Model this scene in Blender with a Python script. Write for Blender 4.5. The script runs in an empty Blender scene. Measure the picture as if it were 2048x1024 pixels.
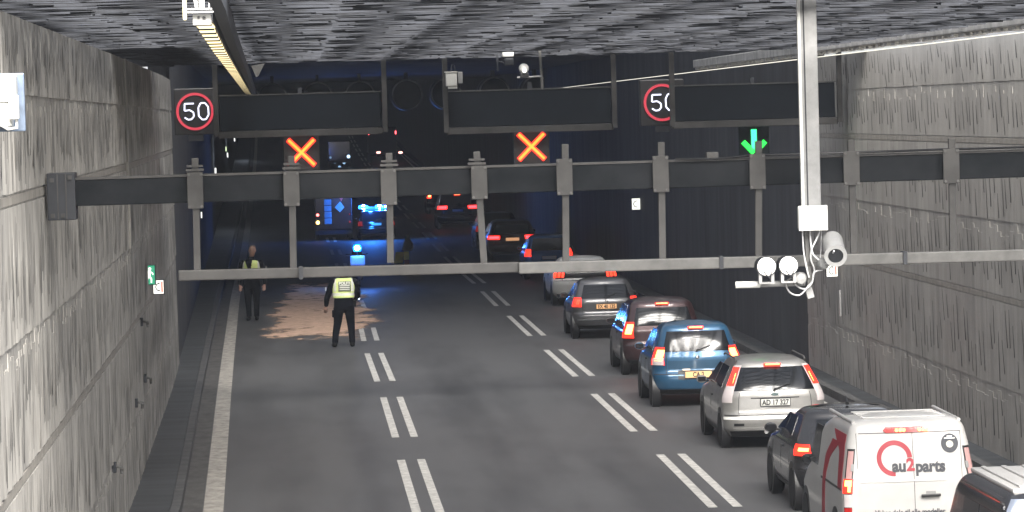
import bpy, bmesh, math, random
from mathutils import Vector, Matrix
random.seed(7)
S = bpy.context.scene
COL = S.collection

# ------------------------------------------------------------------ camera
F_PX, CAM_H = 7500.0, 5.8                 # focal length in px of the 2048 px wide photo, eye height over the road
YAW, PITCH, ROLL = 0.0566, 0.03785, 0.028
sy, cy, sp, cp, sr, cr = math.sin(YAW), math.cos(YAW), math.sin(PITCH), math.cos(PITCH), math.sin(ROLL), math.cos(ROLL)
FW = Vector((sy*cp, cy*cp, -sp)); R0 = Vector((cy, -sy, 0)); U0 = R0.cross(FW)
RT = cr*R0 - sr*U0; UP = sr*R0 + cr*U0
CAM = Vector((0, 0, CAM_H))
cd = bpy.data.cameras.new('camera'); cam = bpy.data.objects.new('camera', cd); COL.objects.link(cam)
cd.sensor_width = 36; cd.lens = 36*F_PX/2048; cd.clip_start = 0.5; cd.clip_end = 3000
M = Matrix((RT, UP, -FW)).transposed().to_4x4(); M.translation = CAM
cam.matrix_world = M; S.camera = cam

# ------------------------------------------------------------------ sky, sun, exposure
W = bpy.data.worlds.new('World'); S.world = W; W.use_nodes = True
nt = W.node_tree; bg = nt.nodes['Background']
sk = nt.nodes.new('ShaderNodeTexSky'); sk.sky_type = 'NISHITA'; sk.sun_disc = False
SUN_EL, SUN_AZ = math.radians(38), math.radians(176)       # azimuth clockwise from +Y: behind the camera
sk.sun_elevation = SUN_EL; sk.sun_rotation = SUN_AZ; sk.air_density = 1.0; sk.dust_density = 3.0
hs = nt.nodes.new('ShaderNodeHueSaturation'); hs.inputs['Saturation'].default_value = .32      # thin overcast
nt.links.new(sk.outputs[0], hs.inputs['Color']); nt.links.new(hs.outputs[0], bg.inputs[0]); bg.inputs[1].default_value = 0.10
sl = bpy.data.lights.new('sun', 'SUN'); sl.energy = 3.8; sl.angle = math.radians(35); sl.color = (1, .96, .9)
so = bpy.data.objects.new('sun', sl); COL.objects.link(so)
sd = Vector((math.sin(SUN_AZ)*math.cos(SUN_EL), math.cos(SUN_AZ)*math.cos(SUN_EL), math.sin(SUN_EL)))
so.rotation_euler = sd.to_track_quat('Z', 'Y').to_euler()
S.view_settings.view_transform = 'Standard'; S.view_settings.look = 'None'
S.view_settings.exposure = 2.45; S.view_settings.gamma = 1
S.cycles.use_denoising = True
S.cycles.max_bounces = 7; S.cycles.diffuse_bounces = 4; S.cycles.sample_clamp_indirect = 6

# ------------------------------------------------------------------ from the photo's pixels to the place
def ray(px, py):
    return (FW + RT*((px-1024)/F_PX) + UP*((512-py)/F_PX))
def P(px, py, Y):                       # point on the plane across the road at distance Y
    d = ray(px, py); return CAM + d*(Y/d.y)
def PZ(px, py, z):                      # point on the level z
    d = ray(px, py); return CAM + d*((z-CAM_H)/d.z)
def road_z(Y): return 4.5e-5*(Y-145)**2 if Y > 145 else 0.0
def G(px, py):                          # point on the road
    d = ray(px, py); p = CAM + d*(-CAM_H/d.z if d.z < 0 else 900)
    for _ in range(60):
        z = road_z(p.y); 
        if d.z >= 0: break
        q = CAM + d*((z-CAM_H)/d.z); p = p*.6 + q*.4
    return p
def proj(p):
    v = Vector(p)-CAM; w = v.dot(FW)
    return (1024+F_PX*v.dot(RT)/w, 512-F_PX*v.dot(UP)/w)
def lerp(pts, t):
    if t <= pts[0][0]: return pts[0][1]
    for (a, b), (c, d) in zip(pts, pts[1:]):
        if t <= c: return b+(d-b)*(t-a)/(c-a) if c > a else d
    return pts[-1][1]

# ------------------------------------------------------------------ mesh helpers
class MB:
    def __init__(s): s.v = []; s.f = []; s.m = []
    def add(s, vs, fs, mi=0):
        o = len(s.v); s.v += [tuple(v) for v in vs]; s.f += [tuple(i+o for i in f) for f in fs]; s.m += [mi]*len(fs); return s
    def box(s, x0, x1, y0, y1, z0, z1, mi=0):
        return s.add([(x0,y0,z0),(x1,y0,z0),(x1,y1,z0),(x0,y1,z0),(x0,y0,z1),(x1,y0,z1),(x1,y1,z1),(x0,y1,z1)],
                     [(0,3,2,1),(4,5,6,7),(0,1,5,4),(1,2,6,5),(2,3,7,6),(3,0,4,7)], mi)
    def beam(s, a, b, w, h, mi=0, up=(0,0,1)):          # rectangular bar from a to b, w across, h up
        a, b = Vector(a), Vector(b); d = (b-a).normalized(); u = Vector(up)
        x = d.cross(u).normalized()*(w/2); z = x.cross(d).normalized()*(h/2)
        return s.add([a-x-z, a+x-z, a+x+z, a-x+z, b-x-z, b+x-z, b+x+z, b-x+z],
                     [(0,1,2,3),(7,6,5,4),(0,4,5,1),(1,5,6,2),(2,6,7,3),(3,7,4,0)], mi)
    def tube(s, pts, r, n=10, mi=0, r2=None):
        pts = [Vector(p) for p in pts]; rings = []; m = len(pts)
        for i, p in enumerate(pts):
            d = (pts[min(i+1,m-1)]-pts[max(i-1,0)]).normalized()
            x = d.orthogonal().normalized() if i == 0 else (px_ - d*px_.dot(d)).normalized()
            px_ = x; y = d.cross(x); rr = r if r2 is None else r+(r2-r)*i/(m-1)
            rings.append([p+(x*math.cos(t)+y*math.sin(t))*rr for t in [2*math.pi*k/n for k in range(n)]])
        vs = [v for rg in rings for v in rg]; fs = []
        for i in range(m-1):
            for k in range(n): fs.append((i*n+k, i*n+(k+1)%n, (i+1)*n+(k+1)%n, (i+1)*n+k))
        fs += [tuple(range(n-1,-1,-1)), tuple((m-1)*n+k for k in range(n))]
        return s.add(vs, fs, mi)
    def prism(s, poly, f0, f1, mi=0):                    # polygon in (a,b), f0/f1 map it to 3D back and front
        n = len(poly); vs = [f0(*p) for p in poly]+[f1(*p) for p in poly]
        return s.add(vs, [tuple(range(n-1,-1,-1)), tuple(range(n,2*n))]+[(k,(k+1)%n,n+(k+1)%n,n+k) for k in range(n)], mi)
    def ring(s, c, r0, r1, y0, y1, a0=0, a1=2*math.pi, n=40, mi=0):   # ring facing -Y
        full = abs(a1-a0-2*math.pi) < 1e-6; m = n if full else n+1; vs = []
        for k in range(m):
            t = a0+(a1-a0)*k/n; ct, st = math.cos(t), math.sin(t)
            for r in (r0, r1):
                for y in (y0, y1): vs.append((c[0]+r*ct, c[1]+y, c[2]+r*st))
        fs = []
        for k in range(n):
            a, b = 4*k, 4*((k+1) % m)
            fs += [(a,b,b+2,a+2),(a+1,a+3,b+3,b+1),(a,a+1,b+1,b),(a+2,b+2,b+3,a+3)]
        if not full: fs += [(0,2,3,1),(4*n,4*n+1,4*n+3,4*n+2)]
        return s.add(vs, fs, mi)
    def lathe(s, prof, c=(0,0,0), axis='x', n=28, mi=0):  # profile (r, a) turned about an axis through c
        vs = []; m = len(prof)
        for r, a in prof:
            for k in range(n):
                t = 2*math.pi*k/n; p, q = r*math.cos(t), r*math.sin(t)
                vs.append({'x':(c[0]+a,c[1]+p,c[2]+q),'y':(c[0]+p,c[1]+a,c[2]+q),'z':(c[0]+p,c[1]+q,c[2]+a)}[axis])
        fs = [(i*n+k, i*n+(k+1)%n, (i+1)*n+(k+1)%n, (i+1)*n+k) for i in range(m-1) for k in range(n)]
        if prof[0][0] > 1e-4: fs.append(tuple(range(n)))
        if prof[-1][0] > 1e-4: fs.append(tuple((m-1)*n+k for k in range(n)))
        return s.add(vs, fs, mi)
    def build(s, name, mat, parent=None, smooth=None, bevel=0):
        me = bpy.data.meshes.new(name); me.from_pydata(s.v, [], s.f); 
        mats = mat if isinstance(mat, (list, tuple)) else [mat]
        for m_ in mats: me.materials.append(m_)
        if len(mats) > 1: me.polygons.foreach_set('material_index', s.m)
        bm = bmesh.new(); bm.from_mesh(me); bmesh.ops.recalc_face_normals(bm, faces=bm.faces)
        if bevel: 
            bmesh.ops.bevel(bm, geom=[e for e in bm.edges if len(e.link_faces)==2 and e.calc_face_angle(0) > .7], offset=bevel, segments=2, affect='EDGES', profile=.6)
        bm.to_mesh(me); bm.free(); me.update()
        if smooth: me.shade_smooth(); me.set_sharp_from_angle(angle=math.radians(smooth))
        return link(name, me, parent)
def link(name, me, parent=None):
    o = bpy.data.objects.new(name, me); COL.objects.link(o)
    if parent: o.parent = parent
    return o
def tag(o, label, cat, group=None):
    o['label'] = label; o['category'] = cat
    if group: o['group'] = group
    return o
def thing(name, label, cat, loc=(0,0,0), group=None, rz=0, sc=1):
    o = bpy.data.objects.new(name, None); COL.objects.link(o); o.empty_display_size = .2
    o.location = loc; o.rotation_euler = (0,0,rz); o.scale = (sc,sc,sc)
    return tag(o, label, cat, group)
def struct(o): o['kind'] = 'structure'; return o
def local(root, p):                      # world point in the frame of an unrotated, unscaled thing
    return Vector(p)-root.location
def text(name, body, size, mat, parent, loc, rot=(math.pi/2,0,0), depth=.004, bold=0, align='CENTER', sx=1):
    cu = bpy.data.curves.new(name, 'FONT'); cu.body = body; cu.size = size; cu.extrude = depth; cu.offset = bold
    cu.align_x = align; cu.align_y = 'CENTER'
    o = bpy.data.objects.new(name, cu); COL.objects.link(o)
    me = bpy.data.meshes.new_from_object(o.evaluated_get(bpy.context.evaluated_depsgraph_get()))
    bpy.data.objects.remove(o); me.materials.clear(); me.materials.append(mat)
    t = link(name, me, parent); t.location = loc; t.rotation_euler = rot; t.scale = (sx,1,1); return t

# ------------------------------------------------------------------ materials
def mat(name, col, rough=.6, metal=0, var=0, scale=3, bump=0, bscale=20, coat=0, emit=None, estr=0, stretch=(1,1,1), col2=None, spec=.5):
    m = bpy.data.materials.new(name); m.use_nodes = True; t = m.node_tree; b = t.nodes['Principled BSDF']
    b.inputs['Base Color'].default_value = (*col, 1); b.inputs['Roughness'].default_value = rough
    b.inputs['Metallic'].default_value = metal; b.inputs['Coat Weight'].default_value = coat; b.inputs['Coat Roughness'].default_value = .05
    b.inputs['Specular IOR Level'].default_value = spec
    if emit: b.inputs['Emission Color'].default_value = (*emit, 1); b.inputs['Emission Strength'].default_value = estr
    if var or bump:
        tc = t.nodes.new('ShaderNodeTexCoord'); mp = t.nodes.new('ShaderNodeMapping'); mp.inputs['Scale'].default_value = stretch
        t.links.new(tc.outputs['Object'], mp.inputs[0])
    if var:
        n = t.nodes.new('ShaderNodeTexNoise'); n.inputs['Scale'].default_value = scale; n.inputs['Detail'].default_value = 7; n.inputs['Roughness'].default_value = .62
        t.links.new(mp.outputs[0], n.inputs['Vector'])
        r = t.nodes.new('ShaderNodeValToRGB'); r.color_ramp.elements[0].position = .32; r.color_ramp.elements[1].position = .68
        c2 = col2 or tuple(c*(1-var) for c in col)
        r.color_ramp.elements[0].color = (*c2, 1); r.color_ramp.elements[1].color = (*[min(1, c*(1+var*.5)) for c in col], 1)
        t.links.new(n.outputs['Fac'], r.inputs[0]); t.links.new(r.outputs[0], b.inputs['Base Color'])
    if bump:
        n2 = t.nodes.new('ShaderNodeTexNoise'); n2.inputs['Scale'].default_value = bscale; n2.inputs['Detail'].default_value = 6
        t.links.new(mp.outputs[0], n2.inputs['Vector'])
        bp = t.nodes.new('ShaderNodeBump'); bp.inputs['Strength'].default_value = bump; bp.inputs['Distance'].default_value = .02
        t.links.new(n2.outputs['Fac'], bp.inputs['Height']); t.links.new(bp.outputs[0], b.inputs['Normal'])
    return m
def glow(name, col, s, base=(.02,.02,.02), rough=.3):
    return mat(name, base, rough, emit=col, estr=s*.33)      # lamp strengths are for exposure 0
def paint(name, col, metal=.35, rough=.32):
    return mat(name, col, rough, metal, var=.12, scale=2.5, coat=.6)

def node_math(t, op, a, b):
    n = t.nodes.new('ShaderNodeMath'); n.operation = op
    for i, v in enumerate((a, b)):
        if isinstance(v, (int, float)): n.inputs[i].default_value = v
        elif v is not None: t.links.new(v, n.inputs[i])
    return n.outputs[0]
def asphalt(name):
    m = bpy.data.materials.new(name); m.use_nodes = True; t = m.node_tree; b = t.nodes['Principled BSDF']; L = t.links.new
    tc = t.nodes.new('ShaderNodeTexCoord')
    def noise(sc, scale, det=6):
        mp = t.nodes.new('ShaderNodeMapping'); mp.inputs['Scale'].default_value = sc; L(tc.outputs['Object'], mp.inputs[0])
        n = t.nodes.new('ShaderNodeTexNoise'); n.inputs['Scale'].default_value = scale; n.inputs['Detail'].default_value = det; L(mp.outputs[0], n.inputs['Vector']); return n.outputs['Fac']
    lanes = noise((1, .06, 1), .75, 3)            # dark wheel tracks and oil drips along the lanes
    blot = noise((1, .25, 1), 1.3, 7); fine = noise((1, 1, 1), 60, 3)
    v = node_math(t, 'ADD', node_math(t, 'MULTIPLY', lanes, 1.0), node_math(t, 'MULTIPLY', blot, .45))
    v = node_math(t, 'ADD', v, node_math(t, 'MULTIPLY', fine, .42))
    r = t.nodes.new('ShaderNodeValToRGB'); r.color_ramp.elements[0].position = .56; r.color_ramp.elements[1].position = 1.12
    r.color_ramp.elements[0].color = (.017,.0172,.0185,1); r.color_ramp.elements[1].color = (.070,.070,.071,1); L(v, r.inputs[0])
    L(r.outputs[0], b.inputs['Base Color']); b.inputs['Roughness'].default_value = .62
    bp = t.nodes.new('ShaderNodeBump'); bp.inputs['Strength'].default_value = .35; bp.inputs['Distance'].default_value = .008; L(fine, bp.inputs['Height']); L(bp.outputs[0], b.inputs['Normal'])
    return m
def concrete_wall(name, base, dark, fine=.5):
    m = bpy.data.materials.new(name); m.use_nodes = True; t = m.node_tree; b = t.nodes['Principled BSDF']; L = t.links.new
    tc = t.nodes.new('ShaderNodeTexCoord')
    def noise(sc, scale, det=7, dist=0):
        mp = t.nodes.new('ShaderNodeMapping'); mp.inputs['Scale'].default_value = sc; L(tc.outputs['Object'], mp.inputs[0])
        n = t.nodes.new('ShaderNodeTexNoise'); n.inputs['Scale'].default_value = scale; n.inputs['Detail'].default_value = det; n.inputs['Distortion'].default_value = dist
        L(mp.outputs[0], n.inputs['Vector']); return n.outputs['Fac']
    st = noise((1, 1, .07), 3.2, 8)               # vertical streaks
    bl = noise((1, .5, .5), .9, 6); fi = noise((1, 1, .12), 14, 5)
    v = node_math(t, 'ADD', node_math(t, 'ADD', node_math(t, 'MULTIPLY', st, .55), .10), node_math(t, 'MULTIPLY', bl, .45))
    v = node_math(t, 'ADD', v, node_math(t, 'ADD', node_math(t, 'MULTIPLY', fi, fine), (.5-fine)*.5))
    r = t.nodes.new('ShaderNodeValToRGB'); r.color_ramp.elements[0].position = .6; r.color_ramp.elements[1].position = 1.05
    r.color_ramp.elements[0].color = (*dark,1); r.color_ramp.elements[1].color = (*base,1); L(v, r.inputs[0]); L(r.outputs[0], b.inputs['Base Color'])
    b.inputs['Roughness'].default_value = .85
    bp = t.nodes.new('ShaderNodeBump'); bp.inputs['Strength'].default_value = .5; bp.inputs['Distance'].default_value = .02; L(fi, bp.inputs['Height']); L(bp.outputs[0], b.inputs['Normal'])
    return m

M_ASPH = asphalt('asphalt')
M_WALL = concrete_wall('ribbed_concrete', (.37,.352,.322), (.135,.128,.117))
M_WALLR = concrete_wall('right_ribbed_concrete', (.37,.352,.322), (.21,.20,.183), .2)
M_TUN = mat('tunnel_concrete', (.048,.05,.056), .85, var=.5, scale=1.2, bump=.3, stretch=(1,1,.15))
M_GAPSHADE = mat('gap_shade', (.03,.03,.03), .9)
M_BAND = mat('pale_joint_band', (.27,.25,.22), .85, var=.25, scale=5)
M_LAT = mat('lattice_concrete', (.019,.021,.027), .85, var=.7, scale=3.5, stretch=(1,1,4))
M_WHITE = mat('road_paint', (.50,.485,.45), .6, var=.4, scale=7, col2=(.27,.262,.245))
M_EDGE = mat('worn_edge_paint', (.36,.335,.295), .65, var=.5, scale=5, col2=(.19,.178,.16), stretch=(1,.5,1))
M_STEEL = mat('galvanised_steel', (.085,.083,.079), .55, .2, var=.35, scale=5)
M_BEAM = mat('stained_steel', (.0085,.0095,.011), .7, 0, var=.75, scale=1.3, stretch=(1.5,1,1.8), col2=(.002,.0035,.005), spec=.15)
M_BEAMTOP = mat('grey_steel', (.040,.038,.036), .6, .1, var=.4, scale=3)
M_DARK = mat('dark_metal', (.014,.016,.021), .6, .1, var=.3, scale=4)
M_PANEL = mat('sign_housing', (.0045,.0075,.0115), .55, var=.3, scale=2, spec=.15)
M_BLACK = mat('black_plastic', (.007,.007,.008), .45)
M_RUB = mat('rubber', (.006,.006,.0065), .8)
M_WPLAST = mat('white_plastic', (.50,.50,.475), .45, var=.12, scale=4)
M_GPLAST = mat('grey_plastic', (.22,.22,.217), .5, var=.25, scale=5)
M_RIM = mat('alloy_rim', (.3,.3,.31), .35, .7)
M_GLASS = mat('car_glass', (.006,.007,.009), .11, spec=.42)
M_CHROME = mat('chrome', (.6,.6,.6), .15, 1)
M_KERB = mat('kerb_concrete', (.07,.07,.07), .8, var=.4, scale=3)
M_PATH = mat('footpath_concrete', (.042,.046,.05), .6, var=.6, scale=1.2, stretch=(.3,1.5,1), bump=.2)
M_GUT = mat('gutter_concrete', (.075,.072,.068), .8, var=.45, scale=4, stretch=(1,.4,1))
M_FASCIA = mat('pale_beam_concrete', (.46,.45,.43), .8, var=.35, scale=2.5)
M_CABLE = mat('cable_grey', (.45,.45,.45), .5)
LAMP_W = 22

# ------------------------------------------------------------------ the setting: road, paths, markings
XR = G(1992, 923).x                        # foot of the right wall
LEFT = [(-40,-2.45),(25,-2.5),(57,-2.62),(80,-2.8),(128,-3.45),(220,-4.6),(390,-6.2),(640,-8.4)]   # foot of the left wall
def XL(Y): return lerp(LEFT, Y)
EDGE = sorted((G(px,py).y, G(px,py).x) for px,py in [(427,1020),(438,900),(449,780),(459,690),(470,600),(488,505)])
EDGE = [(-40, EDGE[0][1]+.25)]+EDGE+[(390,-4.2),(640,-6.4)]
def XE(Y): return lerp(EDGE, Y)
YS = [-40+8*i for i in range(86)]
def strip(name, xa, xb, z, m, y0=-40, y1=640, zb=None, kind=True):
    ys = [y0]+[y for y in YS if y0 < y < y1]+[y1]; b = MB(); vs = []; fs = []
    for y in ys: vs += [(xa(y), y, road_z(y)+z), (xb(y), y, road_z(y)+(z if zb is None else zb))]
    b.add(vs, [(2*i, 2*i+1, 2*i+3, 2*i+2) for i in range(len(ys)-1)])
    o = b.build(name, m); return struct(o) if kind else o
strip('road', lambda y: XL(y)-.3, lambda y: XR+.4, 0, M_ASPH)
def slab(name, xa, xb, h, m):
    b = MB(); ys = YS
    for y, y2 in zip(ys, ys[1:]):
        z, z2 = road_z(y), road_z(y2)
        b.add([(xa(y),y,z-.02),(xb(y),y,z-.02),(xb(y),y,z+h),(xa(y),y,z+h),(xa(y2),y2,z2-.02),(xb(y2),y2,z2-.02),(xb(y2),y2,z2+h),(xa(y2),y2,z2+h)],
              [(3,2,6,7),(1,5,6,2),(0,3,7,4)])
    return struct(b.build(name, m))
KL = lambda y: XE(y)-.47
slab('left_footpath', lambda y: XL(y)-.05, lambda y: KL(y)-.14, .17, M_PATH)
slab('left_kerb', lambda y: KL(y)-.138, lambda y: KL(y), .15, M_KERB)
strip('gutter', lambda y: KL(y)+.001, lambda y: XE(y)-.165, .004, M_GUT)
slab('right_kerb', lambda y: XR-.62, lambda y: XR-.45, .16, M_KERB)
slab('right_footpath', lambda y: XR-.448, lambda y: XR+.05, .13, M_PATH)
# the left edge line
strip('edge_line', lambda y: XE(y)-.15, lambda y: XE(y)+.15, .008, M_EDGE)
strip('right_edge_line', lambda y: XR-1.05, lambda y: XR-.9, .008, M_WHITE)
# double broken lane lines
def dashes(pts, gap, w, name, far):
    ends = sorted(far)
    b = MB()
    for y0, y1 in ends:
        xa, xb = lerp(pts, y0), lerp(pts, y1); n = max(1, int((y1-y0)/4))
        for s in (-gap/2, gap/2):
            for k in range(n):
                ya, yb = y0+(y1-y0)*k/n, y0+(y1-y0)*(k+1)/n; x0 = lerp(pts, ya)+s; x1 = lerp(pts, yb)+s
                b.add([(x0-w/2,ya,road_z(ya)+.008),(x0+w/2,ya,road_z(ya)+.008),(x1+w/2,yb,road_z(yb)+.008),(x1-w/2,yb,road_z(yb)+.008)], [(0,1,2,3)])
    return struct(b.build(name, M_WHITE))
m1 = [(848,1000),(822,920),(810,875),(783,795),(770,763),(748,707),(741,682),(734,656)]
g1 = [G(*p) for p in m1]
L1 = sorted((p.y, p.x) for p in g1); L1 = [(-40, L1[0][1])]+L1+[(640, L1[-1][1]-2)]
d1 = [(g1[1].y-16.5, g1[1].y),(g1[2].y,g1[3].y),(g1[4].y,g1[5].y),(g1[6].y,g1[7].y)]
per = 15.6
d1 = [(d1[0][0]-per*k, d1[0][1]-per*k) for k in range(4,0,-1)]+d1+[(d1[-1][0]+per*k, d1[-1][1]+per*k) for k in range(1,30)]
dashes(L1, .34, .135, 'lane_line', d1)
m2 = [(1451,1015),(1341,909),(1288,863),(1205,788),(1168,753),(1107,700),(1074,672),(1030,632),(1005,612),(975,583),(958,566),(935,548),(920,533),(903,519),(890,505),(877,492),(852,464),(829,442),(810,422)]
g2 = [G(*p) for p in m2]
L2 = sorted((p.y, p.x) for p in g2); L2 = [(-40, L2[0][1])]+L2+[(640, L2[-1][1])]
d2 = [(g2[2*k].y, g2[2*k+1].y) for k in range(5)]
d2 = [(d2[0][0]-per*k, d2[0][1]-per*k) for k in range(4,0,-1)]+d2+[(d2[-1][0]+per*k, d2[-1][1]+per*k) for k in range(1,30)]
dashes(L2, .36, .14, 'second_lane_line', d2)

# ------------------------------------------------------------------ retaining walls: ribbed concrete before the portal
ZT = CAM_H+1.02                            # top of the walls
def ribbed_wall(name, xf, sgn, y0, y1, seed, pmax, pj, wj0, wj1, rag, bw, M_W):
    rnd = random.Random(seed); b = MB()
    # backing
    n = 12
    for k in range(n):
        ya, yb = y0+(y1-y0)*k/n, y0+(y1-y0)*(k+1)/n; xa, xb = xf(ya), xf(yb)
        b.add([(xa,ya,-.1),(xa,ya,ZT),(xb,yb,ZT),(xb,yb,-.1),(xa-.5*sgn,ya,-.1),(xa-.5*sgn,ya,ZT),(xb-.5*sgn,yb,ZT),(xb-.5*sgn,yb,-.1)],
              [(0,1,2,3),(4,7,6,5),(1,5,6,2),(0,4,5,1),(3,2,6,7)])
    rows = [(-.05,1.25),(1.25,2.6),(2.72,3.9),(3.9,5.1),(5.22,6.1),(6.1,ZT-.004)]
    for ri, (z0, z1) in enumerate(rows):
        y = y0
        while y < y1-.1:
            w = rnd.uniform(*bw); ye = min(y+w, y1); pr = rnd.uniform(.003,pmax); taper = rnd.uniform(.2,.9)
            x = xf(y); x2 = xf(ye); zt = z1-rnd.uniform(.0,.25)*(ri%2 == 0); zb = z0+rnd.uniform(0,rag)
            e = .006*sgn
            # wedge board: proud at its far edge, dying into the wall at the near edge
            b.add([(x+e,y,zb),(x2+(pr+.006)*sgn,ye,zb),(x2+(pr*taper+.006)*sgn,ye,zt),(x+e,y,zt),(x2-.02*sgn,ye,zb),(x2-.02*sgn,ye,zt),(x-.02*sgn,y,zb),(x-.02*sgn,y,zt)],
                  [(0,1,2,3),(1,4,5,2),(0,3,7,6),(3,2,5,7),(0,6,4,1)])
            if rnd.random() < pj:             # shade of the gap beside the board, laid on as a tapering dark slit
                h = (z1-z0)*rnd.uniform(.28,.62); zc = rnd.uniform(z0, z1-h); wj = rnd.uniform(wj0,wj1); sl = rnd.uniform(.02,.16)
                o = (pr+.011)*sgn
                b.add([(x2+o,ye-wj-sl,zc),(x2+o,ye-sl,zc),(x2+o,ye+.01,zc+h),(x2+o,ye-.012,zc+h)], [(0,1,2,3)], 1)
            y = ye
    for zc in (2.66, 5.16):                    # level pour joints
        k = y0
        while k < y1-.01:
            k2 = min(k+4, y1)
            b.add([(xf(k)+.009*sgn,k,zc-.04),(xf(k2)+.009*sgn,k2,zc-.04),(xf(k2)+.009*sgn,k2,zc+.04),(xf(k)+.009*sgn,k,zc+.04),
                   (xf(k)-.01*sgn,k,zc-.05),(xf(k2)-.01*sgn,k2,zc-.05),(xf(k2)-.01*sgn,k2,zc+.05),(xf(k)-.01*sgn,k,zc+.05)],
                  [(0,1,2,3),(3,2,6,7),(0,4,5,1)], 2); k = k2
    return b.build(name, [M_W, M_GAPSHADE, M_BAND])
YP = 72.0                                  # the portal: roof starts here
tag(ribbed_wall('retaining_wall', XL, 1, -40, 88, 3, .026, .7, .03, .075, .012, (.10,.19), M_WALL), 'pale ribbed concrete wall rising beside the footpath and white edge line', 'wall')
tag(ribbed_wall('retaining_wall', lambda y: XR, -1, -40, 81.5, 5, .008, .85, .04, .07, .006, (.26,.40), M_WALLR), 'pale ribbed concrete wall with dark slits behind the row of waiting cars', 'wall')

# ------------------------------------------------------------------ the tunnel
YSLOT, SLOT = 136.0, .80
M_DARKLAT = mat('dark_slats', (.03,.034,.042), .8, var=.4, scale=2)
def tunnel():
    t = thing('road_tunnel', 'dark road tunnel with flat roof swallowing all three lanes', 'tunnel', (0, YP, 0))
    off = Vector((0, YP, 0))
    def wall(xf, s):
        b = MB(); y_s = 88.01 if s < 0 else 81.51; ys = [y_s]+[y for y in YS if y > y_s+1]
        for y, y2 in zip(ys, ys[1:]):
            b.add([Vector(p)-off for p in [(xf(y),y,road_z(y)-.1),(xf(y),y,road_z(y)+8),(xf(y2),y2,road_z(y2)+8),(xf(y2),y2,road_z(y2)-.1),
                   (xf(y)+.5*s,y,road_z(y)-.1),(xf(y)+.5*s,y,road_z(y)+8),(xf(y2)+.5*s,y2,road_z(y2)+8),(xf(y2)+.5*s,y2,road_z(y2)-.1)]],
                  [(0,1,2,3),(4,7,6,5)])
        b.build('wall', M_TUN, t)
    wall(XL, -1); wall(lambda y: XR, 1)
    b = MB(); y = YP+.7; rows = 0                 # entrance zone: unseen slots added between deep cross slats for top light, closing up inwards
    while y < YSLOT and rows < 140:
        f = (y-YP)/(YSLOT-YP); b.box(XL(y)-.6, XR+.6, y-YP, y+.14-YP, 7.72, 8.16); y += .14+SLOT*(1-f)**.9+.03; rows += 1
    o = b.build('light_slot_roof', M_DARKLAT, t)
    for x in (-1.2, 2.0, 5.2, 8.4, 11.0): MB().box(x-.1, x+.1, .6, YSLOT-YP, 8.18, 8.5).build('roof_girder', M_TUN, t)
    b = MB(); ys = [YSLOT]+[y for y in YS if y > YSLOT+1]
    for y, y2 in zip(ys, ys[1:]):
        b.add([Vector(p)-off for p in [(XL(y)-.6,y,road_z(y)+7.75),(XR+.6,y,road_z(y)+7.75),(XR+.6,y2,road_z(y2)+7.75),(XL(y2)-.6,y2,road_z(y2)+7.75)]], [(0,1,2,3)])
        b.add([Vector(p)-off for p in [(XL(y)-.6,y,road_z(y)+8.4),(XR+.6,y,road_z(y)+8.4),(XR+.6,y2,road_z(y2)+8.4),(XL(y2)-.6,y2,road_z(y2)+8.4)]], [(0,1,2,3)])
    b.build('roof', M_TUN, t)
    MB().box(-30, 40, .0, .6, ZT+.12, 8.6).build('portal_beam', M_TUN, t)
    MB().box(-20, 20, 566, 567, 4, 26).build('end_wall', M_TUN, t)
tunnel()

# ------------------------------------------------------------------ daylight lattice above the approach
def lattice():
    b = MB(); rnd = random.Random(11); zb = CAM_H+1.09
    x0, x1, y0, y1 = -2.9, XR-1.25, 32.0, YP-.4
    def clip(c, dx, dy):                       # segment of the line c+t(dx,dy) in the rectangle
        lo, hi = -1e9, 1e9
        for p, d, a, e in ((c[0],dx,x0,x1),(c[1],dy,y0,y1)):
            t0, t1 = (a-p)/d, (e-p)/d; lo = max(lo, min(t0,t1)); hi = min(hi, max(t0,t1))
        return lo, hi
    for ang, lift in ((17, 0), (-17, .003)):
        dx, dy = math.cos(math.radians(ang)), math.sin(math.radians(ang)); y = y0-6
        while y < y1+6:
            lo, hi = clip((4, y), dx, dy)
            if hi-lo > .3:
                t = lo
                while t < hi-.05:              # precast pieces, each a few centimetres off its neighbour
                    t2 = min(t+rnd.uniform(.3,.85), hi); dz = rnd.uniform(-.011,.010)+lift; w = rnd.uniform(.09,.12)
                    b.beam((4+dx*t, y+dy*t, zb+.095+dz), (4+dx*t2, y+dy*t2, zb+.095+dz), w, .19); t = t2
            y += .72
    b.box(x0, -1.45, 54, y1-.02, zb+.205, zb+.34)      # closed strip added to shade the left wall
    x = x0
    while x <= x1:                             # carrying beams along the road, set higher
        b.box(x-.07, x+.07, y0, y1, zb+.2, zb+.4); x += 2.36
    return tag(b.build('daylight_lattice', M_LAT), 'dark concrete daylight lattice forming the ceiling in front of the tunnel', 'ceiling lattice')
lattice()

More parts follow.
